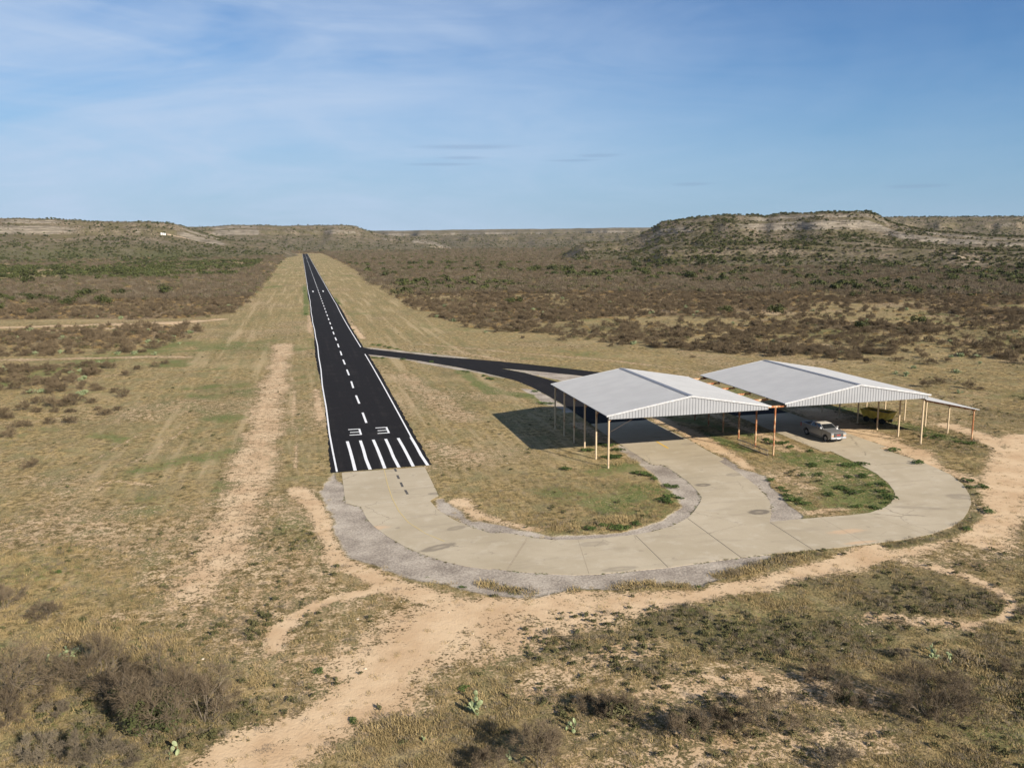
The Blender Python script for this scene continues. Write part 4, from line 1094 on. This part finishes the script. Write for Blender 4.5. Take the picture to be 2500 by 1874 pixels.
def scatter(name, pts, scl, protos, label=None):
    """stuff that nobody could count: one object whose geometry nodes set small plants out on points"""
    n = len(pts); me = bpy.data.meshes.new(name); me.vertices.add(n); me.vertices.foreach_set('co', np.asarray(pts, np.float32).ravel())
    for k, t, a in (('scl', 'FLOAT', scl), ('rot', 'FLOAT', rng.random(n) * 6.283), ('pick', 'INT', rng.integers(0, len(protos), n))):
        at = me.attributes.new(k, t, 'POINT'); at.data.foreach_set('value', np.asarray(a, np.float32 if t == 'FLOAT' else np.int32))
    o = bpy.data.objects.new(name, me); COL.objects.link(o); o['kind'] = 'stuff'
    if label: o['label'] = label
    ng = bpy.data.node_groups.new(name, 'GeometryNodeTree'); ng.interface.new_socket('Geometry', in_out='INPUT', socket_type='NodeSocketGeometry'); ng.interface.new_socket('Geometry', in_out='OUTPUT', socket_type='NodeSocketGeometry')
    N = ng.nodes; L = ng.links; gi = N.new('NodeGroupInput'); go = N.new('NodeGroupOutput'); ip = N.new('GeometryNodeInstanceOnPoints')
    g2i = N.new('GeometryNodeGeometryToInstance')
    for p in reversed(protos):
        oi = N.new('GeometryNodeObjectInfo'); oi.inputs['Object'].default_value = p; L.new(oi.outputs['Geometry'], g2i.inputs[0])
    def na(nm, t): q = N.new('GeometryNodeInputNamedAttribute'); q.data_type = t; q.inputs[0].default_value = nm; return q.outputs['Attribute']
    L.new(gi.outputs[0], ip.inputs['Points']); L.new(g2i.outputs[0], ip.inputs['Instance']); ip.inputs['Pick Instance'].default_value = True
    L.new(na('pick', 'INT'), ip.inputs['Instance Index']); L.new(na('scl', 'FLOAT'), ip.inputs['Scale'])
    cx = N.new('ShaderNodeCombineXYZ'); L.new(na('rot', 'FLOAT'), cx.inputs[2]); L.new(cx.outputs[0], ip.inputs['Rotation'])
    L.new(ip.outputs[0], go.inputs[0])
    md = o.modifiers.new('scatter', 'NODES'); md.node_group = ng
    return o


def in_view(x, y, z=0., pad=.06):
    dx, dy, dz = x, y, z - H
    w = dx * fwd.x + dy * fwd.y + dz * fwd.z; a = (dx * rgt.x + dy * rgt.y) / w * F; b = -(dx * upv.x + dy * upv.y + dz * upv.z) / w * F
    return (w > 1) & (np.abs(a) < 1250 * (1 + pad)) & (b < 937 * (1 + pad) + 30) & (b > -937)


# --- grass tufts near the drone
n = 400000
yy = 17 + (155 - 17) * rng.random(n) ** 1.35; xx = yy * np.tan(YAW) + (rng.random(n) - .5) * yy * 2.0 + .05 * yy
k = in_view(xx, yy); xx, yy = xx[k], yy[k]
ok = (paved_dist(xx, yy) < -.12); xx, yy = xx[ok], yy[ok]
dm, gm_, km, vm = (lookup(q, xx, yy) for q in ('dirt', 'green', 'dark', 'gravel'))
fine = fbm(xx, yy, 1.6, 3, 70); cover = sstep(.62, .30, dm + (fine - .5) * .7) * (1 - sstep(.1, .4, vm)) * (.12 + 1.0 * sstep(.42, .66, fine)) + .02 * (1 - vm)
mow = sstep(62, 75, yy) * (xx > -30) * (xx < 30)
tall = np.zeros(len(xx))
for pl, w in TALL: tall = np.maximum(tall, sstep(w * 1.5, w * .2, dpoly(xx, yy, pl) + (fine - .5) * w * 1.6) * (.35 + .65 * sstep(.4, .6, fine)))
cover = np.maximum(cover, tall)
k = rng.random(len(xx)) < cover * (1 - .45 * mow) * np.clip(60 / yy, .35, 1.)
xx, yy, gm_, km, dm, mow, tall = xx[k], yy[k], gm_[k], km[k], dm[k], mow[k], tall[k]
zz = ground_z(xx, yy)
typ = rng.random(len(xx)); pg = np.clip(gm_ * .75 - .02, 0, .75); pk = np.clip(km * .8 + .12, 0, .8)
pg = pg * (1 - .6 * tall); pk = pk * (1 - .5 * tall); t_g = typ < pg; t_o = (~t_g) & (typ < pg + (1 - pg) * pk); t_s = ~(t_g | t_o)
t_f = t_o & (rng.random(len(xx)) < .35); t_o = t_o & ~t_f
size = (.55 + .75 * rng.random(len(xx))) * (1 - .45 * mow * (1 - tall)) * (.8 + .5 * fbm(xx, yy, 7, 2, 80)) * (1 + .9 * tall)
P3 = np.stack([xx, yy, zz], 1)
scatter('straw_grass', P3[t_s], size[t_s], [proto(tuft(22, .17, .016, .20, .6), 'grass_tuft', M_STRAW) for _ in range(4)], 'dry straw coloured grass over the pasture')
scatter('olive_grass', P3[t_o], size[t_o], [proto(tuft(26, .14, .018, .24, .8), 'grass_tuft', M_OLIVE) for _ in range(4)], 'olive brown low grass over the pasture')
scatter('green_grass', P3[t_g], size[t_g] * .8, [proto(tuft(24, .10, .026, .20, 1.0), 'grass_tuft', M_GREENG) for _ in range(3)], 'short green weeds in patches on the pasture')
scatter('dead_forbs', P3[t_f], size[t_f], [proto(fuzz(40, .26, .15, .011, .11), 'dead_forb', M_FORB) for _ in range(3)], 'low grey brown dead stalks among the grass')

M_MOUND = leaf_mat('low_scrub', (.04, .042, .016), (.115, .105, .048), .6, scale=2)
n = 190000
my = 17 + 185 * rng.random(n) ** 1.15; mx = my * np.tan(YAW) + (rng.random(n) - .5) * my * 2.0 + .05 * my
k = in_view(mx, my); mx, my = mx[k], my[k]; dm = lookup('dirt', mx, my); km = lookup('dark', mx, my); vm = lookup('gravel', mx, my)
pr_ = (.10 + .9 * sstep(.25, .6, km)) * (1 - .93 * sstep(.55, .85, dm)) * (1 - .97 * sstep(.2, .5, vm)) * (.15 + .85 * sstep(.38, .6, fbm(mx, my, 5, 3, 75))) * np.where(my < 62, 1., np.where((mx > 62) & (my > 60), .75, .20))
k = (rng.random(len(mx)) < pr_ * .55) & (paved_dist(mx, my) < -.4); mx, my = mx[k], my[k]
scatter('low_scrub', np.stack([mx, my, ground_z(mx, my)], 1), .35 + .9 * rng.random(len(mx)) ** 2, [proto(leafy(70, .30, .22, .045, 4, .0), 'scrub_mound', M_MOUND) for _ in range(3)] + [proto(fuzz(60, .30, .24, .012, .16), 'scrub_mound', M_FORB)], 'low dark scrub mounds dotted over the bare soil')
ex = []
for ring in (conc, taxi):
    for (ax, ay), (bx_, by_) in zip(ring, ring[1:] + ring[:1]):
        L_ = math.hypot(bx_ - ax, by_ - ay)
        for _ in range(int(L_ * 9)):
            t = random.random(); ex.append((ax + (bx_ - ax) * t + random.gauss(0, .10), ay + (by_ - ay) * t + random.gauss(0, .10)))
ex = np.array(ex); ex = ex[(paved_dist(ex[:, 0], ex[:, 1]) < .02) & (fbm(ex[:, 0], ex[:, 1], 2.5, 2, 77) > .44)]
scatter('edge_grass', np.stack([ex[:, 0], ex[:, 1], ground_z(ex[:, 0], ex[:, 1])], 1), .35 + .5 * rng.random(len(ex)), [proto(tuft(24, .14, .022, .14, .8), 'grass_tuft', M_OLIVE) for _ in range(2)] + [proto(tuft(24, .12, .026, .14, .9), 'grass_tuft', M_GREENG)], 'thin fringe of grass along the paving edges')

# --- named bushes close to the drone
def near_bush(pt, h, rad, label, stems=8, leafm=None, grey=False, lv=3, up=.55, tw=.011, leaves=900):
    x, y = pt; root = empty('thorn_bush', (x, y, float(ground_z(x, y))), random.random() * 6)
    tag(root, label, 'bush', 'bare thorn bushes in the foreground')
    h *= .82; rad *= .85; a, b = bare_bush(h, rad, max(4, stems - 3), lv, .0085, .013 * h, up=up, twigs=2)
    a.build('limbs', M_GTWIG if grey else M_LIMB, root); b.build('twigs', M_GTWIG if grey else M_NTWIG, root)
    if leafm: leafy(int(leaves * 1.5), rad * .72, h * .78, .065, 9).build('foliage', leafm, root)
    return root


near_bush(B1(1220, 1190), 3.0, 2.6, 'largest bushy thicket with a dark green core at lower left', 10, M_BUSH, leaves=2600)
near_bush(B1(1600, 1135), 2.3, 1.9, 'dark bare bush on the right flank of the big lower-left thicket', 8)
near_bush(B1(760, 860), 2.3, 1.9, 'brown twiggy bush just right of the bright green cactus', 9)
near_bush(B1(1000, 1010), 2.0, 1.7, 'low dark bush in the middle of the lower-left thicket', 8, M_BUSH, leaves=500)
near_bush(B1(40, 990), 3.2, 2.6, 'sprawling bare bush cut off by the left edge of the picture', 8, up=.45)
near_bush(B1(170, 1010), 1.7, 1.9, 'long low branch of bare bush leaning right at the left edge', 5, up=.25)
near_bush(B1(350, 365), 1.2, 1.0, 'small bare bush alone in straw grass at left', 7)
near_bush(B1(30, 280), 1.5, 1.1, 'bare bush at left edge above the sprawling one', 7)
near_bush(B1(340, 1410), 1.1, .95, 'grey dead bush near the bottom left corner', 8, grey=True)
near_bush(B1(740, 1500), 1.5, 1.3, 'grey bush on the bottom edge left of the dirt trail', 8, grey=True)
near_bush(B1(440, 1080), .8, .7, 'small grey bush between sprawling bush and thicket', 7, grey=True)
near_bush(B1(20, 1180), 1.3, 1.1, 'dark low bush at the left edge, near bottom corner', 7)
near_bush(B2(2120, 1490), 1.9, 1.5, 'dark leafless bush beside cacti on the bottom edge, centre', 9)
near_bush(B2(1740, 1540), 1.2, 1.2, 'low dark bush left of the bottom-centre cacti', 8)
near_bush(B3(800, 1110), 1.3, 1.2, 'brown half-bare bush right of the bottom-centre cacti', 8, M_SAGE, leaves=500)
near_bush(B3(2020, 1225), 1.8, 1.7, 'wide low mesquite with a short dark trunk, lower right', 7, up=.4)
near_bush(B3(1340, 1270), 1.4, 1.1, 'dark scruffy bush left of the wide low mesquite', 8, M_SAGE, leaves=400)
near_bush(B3(1660, 1220), 1.1, 1.2, 'brown mounded bush just left of the mesquite trunk', 8)
near_bush(B3(580, 1060), .9, .8, 'small brown bush in the bare soil, lower centre', 7)
near_bush(B4(1440, 1190), 2.2, 1.8, 'large bare grey-purple bush at lower right', 10)
near_bush(B4(1560, 1260), 1.3, 1.2, 'low bare bush hugging the right foot of the large purple bush', 8)
near_bush(B4(720, 1090), 1.2, 1.1, 'dark brown bush left of the large purple bush', 8, M_SAGE, leaves=400)
near_bush(B4(500, 900), .9, .7, 'orange-brown small bush in bare soil, lower right', 8)
near_bush(B4(650, 1600), .9, .8, 'grey bush on the bottom edge at lower right', 8, grey=True)
near_bush(B4(1180, 700), .7, .5, 'tiny grey bush left of the lower-right cactus', 7, grey=True)
near_bush(B4(2160, 850), .8, .7, 'dark small bush near the right edge of the picture', 7)
near_bush(B4(1600, 1030), .0 + 1.4, 1.2, 'leafless bush right behind the large purple bush', 8)

# --- named cacti close to the drone
def near_cactus(pt, pads, spread, ps, label, gens=2):
    x, y = pt; root = empty('prickly_pear', (x, y, float(ground_z(x, y)))); tag(root, label, 'cactus', 'prickly pears in the foreground')
    for m in prickly(pads, spread * 1.15, ps * .85, gens, sep=True): m.build('pad', M_CACT, root, True)


near_cactus(B2(1575, 1065), 30, .42, .33, 'tall prickly pear with big pads right of the dirt trail, bottom centre')
near_cactus(B1(460, 660), 48, .75, .24, 'bright green prickly pear mound in straw grass at lower left')
near_cactus(B1(1010, 880), 20, .35, .26, 'prickly pear half hidden in the dark lower-left thicket')
near_cactus(B1(1325, 1395), 7, .25, .30, 'few-padded prickly pear beside the dirt trail, bottom left', 2)
near_cactus(B2(1205, 1300), 6, .3, .20, 'small prickly pear low in the grass right of the dirt trail', 2)
near_cactus(B2(1965, 1310), 7, .25, .22, 'small prickly pear above the dark bottom-centre bush', 2)
near_cactus(B3(75, 1440), 16, .4, .28, 'prickly pear inside the dark bottom-centre bush')
near_cactus(B3(465, 1225), 12, .28, .28, 'prickly pear in bare soil right of the bottom-centre bush')
near_cactus(B4(1535, 715), 34, .5, .27, 'pale prickly pear above the large purple bush, lower right')

# --- countable prickly pears farther out
pp = [proto(prickly(p, s, .30, 3, lo=True), 'prickly_pear', M_CACT, True) for p, s in ((120, 1.35), (150, 1.7), (90, 1.05), (130, 1.5))]
spots = PL(Q5, (480, 215), (600, 245), (730, 250), (260, 395), (330, 390), (520, 375), (580, 365), (1030, 180), (1200, 195), (1320, 185), (1430, 200), (1480, 235), (1560, 240), (1740, 200), (1610, 300), (1090, 385), (1200, 385), (1260, 370), (1410, 400), (1280, 290), (1420, 285),
           (780, 495), (890, 470), (580, 560), (710, 625), (770, 610), (260, 745), (340, 725), (700, 765), (780, 745), (30, 525), (100, 240), (260, 180), (1110, 60), (700, 550))
spots += PL(Q6, (470, 370), (570, 400), (660, 320), (820, 330), (905, 340), (1040, 335), (1090, 330), (1180, 350), (1600, 280), (1780, 555), (1910, 345), (2140, 305), (2190, 345), (1850, 220), (1280, 190), (1070, 225), (520, 300), (750, 270), (560, 265), (780, 475), (460, 270), (1420, 180), (1720, 190), (340, 270), (1310, 250), (905, 245))
spots += PL(Q7, (90, 795), (425, 640), (200, 635), (380, 605), (650, 690), (760, 785), (870, 790), (815, 825), (1070, 830), (1180, 800), (1225, 850), (1045, 690), (1130, 645), (1080, 620), (1215, 650), (1310, 680), (1380, 675), (1430, 615), (1540, 735), (1580, 615), (1825, 790), (1840, 650), (1870, 870), (1960, 870), (2130, 820), (2180, 735), (2010, 545), (720, 525), (660, 560), (990, 570), (500, 545), (150, 535), (960, 500), (1850, 1060), (45, 505), (915, 675))
spots += PL(Q2, (1040, 35), (840, 10), (1580, 155), (1880, 180), (1500, 200), (1450, 195), (1850, 70), (2030, 60), (2040, 105), (510, 5))
spots += PL(Q8, (1130, 570), (1240, 550), (660, 615), (510, 610), (980, 580), (1190, 560))
rng_lab = 'grey-green prickly pear clump out in the brush'
for i, (x, y) in enumerate(spots):
    if not in_view(x, y, pad=.02) or y > 520: continue
    o = pp[i % 4].copy(); COL.objects.link(o); s = random.uniform(.6, .95) * (1 + .2 * (y > 200))
    o.location = (x, y, float(ground_z(x, y))); o.scale = (s * 1.1, s * 1.1, s * random.uniform(.7, .9)); o.rotation_euler = (0, 0, random.random() * 6.28)
    tag(o, rng_lab, 'cactus', 'prickly pears out in the brush')

# --- dark green weed clumps along the concrete
wp = [proto(leafy(260, .55, .42, .06, 6, .02), 'weed_clump', M_WEED) for _ in range(3)]
wspots = PL(Q1, (1050, 740), (1010, 710), (930, 700), (1020, 790), (975, 790), (1060, 790), (1290, 925), (1330, 945), (1240, 915), (1180, 905), (1420, 1005), (1475, 1000), (1440, 1075), (1500, 1085), (1400, 1100), (1420, 1120), (1100, 1300), (1060, 1305), (1190, 1275), (970, 1285), (860, 1310), (580, 405), (520, 400), (460, 315), (90, 200), (130, 225), (850, 745), (690, 880))
wspots += PL(Q2, (640, 685), (610, 690), (680, 715), (500, 665), (540, 690), (400, 630), (970, 820), (1090, 850), (540, 955), (640, 1030), (610, 1010), (660, 1070), (740, 1100), (680, 1100), (790, 1130), (1145, 1145), (1040, 1010), (1070, 1020), (1330, 990), (1250, 990), (1340, 1040), (1190, 930), (890, 915), (1100, 930), (2075, 1005), (2100, 1185), (1950, 1310), (1990, 1010), (1960, 965), (820, 745), (1160, 1050), (960, 1060), (760, 920), (830, 850), (1420, 740), (1600, 830), (1650, 640), (1760, 645), (1880, 680), (1960, 690), (1700, 655), (1360, 1120), (1290, 1160), (1380, 1080), (1180, 840))
wspots += PL(Q3, (780, 965), (830, 972), (880, 985), (930, 995), (990, 1005), (780, 1085), (860, 1088), (1040, 1100), (1300, 1125), (1590, 1205), (1630, 1210), (1770, 1250), (1840, 1280), (1330, 1050), (345, 390), (470, 590), (175, 690), (160, 480), (150, 420), (600, 835), (580, 765))
nbig = len(wspots); wspots += PL(D, (1000, 1270), (1510, 1268), (300, 1400), (760, 1560), (690, 1450), (1000, 1490), (130, 1240))
for i, (x, y) in enumerate(wspots):
    o = wp[i % 3].copy(); COL.objects.link(o); s = random.uniform(.7, 1.35) * (1 if i < nbig else .45); o.location = (x, y, float(ground_z(x, y))); o.scale = (s * random.uniform(.9, 1.5), s, s * .62); o.rotation_euler = (0, 0, random.random() * 6)
    tag(o, 'low dark green weed clump near the paving', 'weed', 'green weed clumps around the paving')

# --- brush: the nearest bare bushes one by one, the rest as a mass
mid = []
for _ in range(5):
    hh = random.uniform(1.3, 1.8); m = fuzz(300, 1.5, hh * .8, .020, .55)
    a, b = bare_bush(hh, 1.5, 7, 2, .022, .03, twigs=5); m.add(b.v, b.f); m.add(a.v, a.f); mid.append(proto(m, 'thorn_bush', M_TWIG))
farp = [proto(fuzz(120, 1.9, 1.5, .06, .85), 'thorn_bush', M_FTWIG) for _ in range(5)]
n = 900000
rr = 95 * (1900 / 95) ** rng.random(n); aa = YAW + (rng.random(n) - .5) * 1.22
bx, by = rr * np.sin(aa), rr * np.cos(aa)
keep = rng.random(n) < np.interp(rr, [95, 300, 500, 1000, 1900], [.34, .27, .13, .062, .036]) / (n / (math.log(20) * 1.22 * rr ** 2)); bx, by, rr = bx[keep], by[keep], rr[keep]
dn = brush_density(bx, by)
lz, bnd = land_z(bx, by)
dn = np.where(lz > 3.0, 0, dn)
# keep plants off tracks and paving
for pl, w, s_ in DIRT[13:16]: dn = np.where(dpoly(bx, by, pl) < w * 2.2, 0, dn)
keep = (rng.random(len(bx)) < dn) & (paved_dist(bx, by) < -3) & ~((bx > -16) & (bx < 31) & (by < 1500))
bx, by, lz, rr = bx[keep], by[keep], lz[keep], rr[keep]
vis = in_view(bx, by, lz, .03); bx, by, lz, rr = bx[vis], by[vis], lz[vis], rr[vis]
# a few scattered single bushes nearer than the brush line
singles = PL(Q5, (1490, 470), (1400, 500), (440, 570), (900, 715), (850, 690), (610, 855), (500, 910), (640, 905), (880, 885), (1060, 890), (440, 1010), (90, 1130), (70, 970), (190, 1045), (630, 995), (340, 915), (1120, 770), (820, 830), (1140, 580), (240, 640), (60, 640), (280, 1405), (940, 925), (1240, 525))
singles += PL(Q6, (1040, 515), (1310, 530), (1430, 490), (1580, 540), (1640, 570), (1700, 560), (1850, 500), (1950, 580), (2190, 645), (1130, 475), (660, 440), (960, 470))
singles += PL(Q2, (600, 40), (500, 30), (1230, 110), (1640, 280), (1740, 260), (1960, 290), (2040, 300), (380, 50), (860, 80), (1000, 100), (1600, 40), (1480, 75), (1680, 120))
order = np.argsort(rr); nb = 300 - len(singles) - 27
ind = order[:nb]; rest = order[nb:]
allb = [(x, y) for x, y in singles] + [(float(bx[i]), float(by[i])) for i in ind]
for i, (x, y) in enumerate(allb):
    o = mid[i % 5].copy(); COL.objects.link(o); s = random.uniform(.45, .9) * (.78 if i < len(singles) else 1)
    o.location = (x, y, float(ground_z(x, y)) - .03); o.scale = (s * random.uniform(.9, 1.35), s * random.uniform(.9, 1.2), s * random.uniform(.75, 1.1)); o.rotation_euler = (0, 0, random.random() * 6)
    tag(o, 'bare grey-brown thorn bush at the near edge of the brush', 'bush', 'bare thorn bushes at the edge of the brush')
fr = rr[rest] > 330
def pts_of(sel): return np.stack([bx[sel], by[sel], lz[sel] - .05], 1)
M_RUSTGRASS = leaf_mat('orange_straw', (.17, .115, .048), (.33, .225, .10))
mass = mid + [proto(fuzz(150, .95, .55, .030, .42), 'straw_clump', M_RUSTGRASS) for _ in range(2)] + [proto(leafy(150, 1.1, .95, .10, 6, .05), 'olive_bush', M_SAGE), proto(fuzz(170, 1.2, 1.0, .022, .45), 'thorn_bush', M_GTWIG)]
farmass = farp + [proto(leafy(60, 1.7, 1.5, .34, 5, .1), 'olive_bush', M_SAGE), proto(fuzz(90, 1.9, 1.6, .07, .85), 'thorn_bush', M_GTWIG), proto(fuzz(80, 1.7, .8, .07, .6), 'straw_clump', M_RUSTGRASS)]
a_ = rest[~fr]; b_ = rest[fr]
scatter('thorn_brush', pts_of(a_), .28 + .68 * rng.random(len(a_)) ** 1.3, mass, 'bare brown thorn brush in dense thickets beyond the pasture')
scatter('far_thorn_brush', pts_of(b_), (.7 + .6 * rng.random(len(b_))) * (1 + .35 * sstep(500, 1300, rr[b_])), farmass, 'bare brown thorn brush covering the flats towards the hills')

# --- evergreen shrubs: named ones on the left, the rest scattered over flats and hills
jp = []
for _ in range(4): jp.append(proto(leafy(420, 1.6, 2.3, .17, 9, .1), 'evergreen_shrub', M_JUN))
gsp = PL(Q8, (25, 520), (60, 525), (140, 515), (175, 525), (235, 520), (270, 520), (300, 530), (340, 545), (375, 540), (420, 520), (440, 505), (490, 500), (550, 535), (590, 545), (180, 590), (20, 405), (60, 410), (120, 380), (160, 385), (250, 370), (300, 360), (345, 385), (395, 390), (510, 380), (550, 375), (640, 385), (150, 425), (650, 345), (700, 330), (740, 325), (785, 320), (840, 315), (910, 310), (990, 300), (640, 495), (900, 490), (0, 570))
gsp += PL(Q6, (960, 290), (1000, 285), (1100, 75), (1140, 60), (1320, 85), (1350, 70), (1240, 60), (740, 40), (900, 40), (1540, 100), (1870, 105), (2170, 125), (1680, 85), (1800, 60), (170, 90), (110, 105), (420, 25), (290, 25), (550, 20), (1950, 45), (1480, 60))
gsp += PL(Q7, (1640, 690), (595, 635), (870, 645), (1330, 725), (1300, 550), (1830, 470), (2150, 465), (1230, 415), (985, 450), (410, 455), (1080, 465), (480, 400), (2100, 410), (1480, 410), (1400, 400))
for i, (x, y) in enumerate(gsp):
    if y > 1200: continue
    o = jp[i % 4].copy(); COL.objects.link(o); s = random.uniform(.9, 1.5) * (1 + .5 * (y > 350)); z = float(land_z(np.array([x]), np.array([y]))[0][0])
    o.location = (x, y, z - .05); o.scale = (s * 1.2, s * 1.2, s); o.rotation_euler = (0, 0, random.random() * 6)
    tag(o, 'dark green evergreen shrub standing among bare brush', 'shrub', 'evergreen shrubs among the bare brush')
fsp = [proto(leafy(70, 1.8, 1.9, .42, 5, .1), 'hill_shrub', M_JUN) for _ in range(3)]
ssp = [proto(leafy(46, 1.7, 1.3, .42, 5, .1), 'hill_shrub', M_SAGE) for _ in range(3)] + [proto(fuzz(60, 1.8, 1.3, .10, .7), 'hill_shrub', M_TWIG)]
n = 330000
rr = 330 + (3000 - 330) * rng.random(n) ** 1.3; aa = YAW + (rng.random(n) - .5) * 1.22; sx, sy = rr * np.sin(aa), rr * np.cos(aa)
lz, bnd = land_z(sx, sy); vis = in_view(sx, sy, lz, .03)
cl = fbm(sx, sy, 38, 4, 90)
hill = sstep(1.5, 6, lz)
dens = hill * (.30 + .7 * sstep(.38, .62, cl)) * (1 - .5 * np.clip(bnd, 0, 1)) * np.clip(900 / rr, .25, 1)
gl = (sx < -40) * sstep(480, 620, sy) * (1 - hill)           # green belt at the foot of the left mesa
dens = np.maximum(dens, gl * sstep(.42, .62, cl) * .9)
creek = sstep(60, 20, np.abs(np.hypot(sx, sy) - 480)) * (sx > 60) * (1 - hill)
dens = np.maximum(dens, creek * sstep(.48, .66, cl) * .30)
flat_r = (sx > 40) * (1 - hill) * sstep(300, 420, rr); dens = np.maximum(dens, flat_r * .13 * sstep(.44, .6, cl))
k = (rng.random(n) < dens * .62) & vis & (~((sx > -22) & (sx < 36) & (sy < 1500)))
sx, sy, lz, rr, hill, cl = sx[k], sy[k], lz[k], rr[k], hill[k], cl[k]
gpick = rng.random(len(sx)) < np.where(hill > .5, np.where(sx < 0, .55, .33), .8) * (.6 + .8 * sstep(.4, .6, cl))
P3 = np.stack([sx, sy, lz - .15], 1); sc_ = (.6 + .95 * rng.random(len(sx)) ** 1.8) * np.where(hill > .5, .85, 1.1) * (1 + .25 * sstep(900, 2000, rr))
scatter('hill_shrubs', P3[gpick], sc_[gpick], fsp, 'dark green shrubs dotted over hills and flats')
scatter('hill_scrub', P3[~gpick], sc_[~gpick], ssp, 'olive brown scrub dotted over the hills')

# --- pale stones
M_STONE = flat('stone', (.42, .36, .28), .9)
def stone(s):
    m = MB(); vs = []; nu, nv = 8, 5
    for i in range(nv + 1):
        t = math.pi * i / nv
        for k2 in range(nu):
            a = 2 * math.pi * k2 / nu; q = s * random.uniform(.8, 1.15); vs.append((q * math.sin(t) * math.cos(a) * 1.3, q * math.sin(t) * math.sin(a), q * math.cos(t) * .6 + s * .25))
    m.add(vs, [(i * nu + k2, i * nu + (k2 + 1) % nu, (i + 1) * nu + (k2 + 1) % nu, (i + 1) * nu + k2) for i in range(nv) for k2 in range(nu)]); return m
for i, (x, y) in enumerate(PL(B2, (1595, 465), (765, 735), (1690, 1030), (1410, 300), (1040, 220), (2175, 425), (705, 355)) + PL(B1, (1565, 660)) + PL(B3, (275, 425), (940, 668), (1465, 1090), (1660, 670)) + PL(B4, (385, 650), (700, 625), (950, 480)) + PL(Q1, (260, 830))):
    o = stone(random.uniform(.045, .085)).build('stone', M_STONE, None, True); o.location = (x, y, float(ground_z(x, y))); o.rotation_euler = (0, 0, random.random() * 6)
    tag(o, 'small pale stone lying on the pasture', 'stone', 'pale stones on the pasture')

# ------------------------------------------------------------------ the air between here and the hills
hm = bpy.data.materials.new('haze'); hm.use_nodes = True; hn = hm.node_tree.nodes; hn.clear()
pv = hn.new('ShaderNodeVolumePrincipled'); pv.inputs['Color'].default_value = (.72, .83, 1, 1); pv.inputs['Density'].default_value = 1.8e-5; pv.inputs['Anisotropy'].default_value = .0
ho_ = hn.new('ShaderNodeOutputMaterial'); hm.node_tree.links.new(pv.outputs[0], ho_.inputs['Volume'])
hz_ = MB().box(-6500, 8000, -500, 9500, -60, 92).build('haze', hm); tag(hz_, kind='stuff')
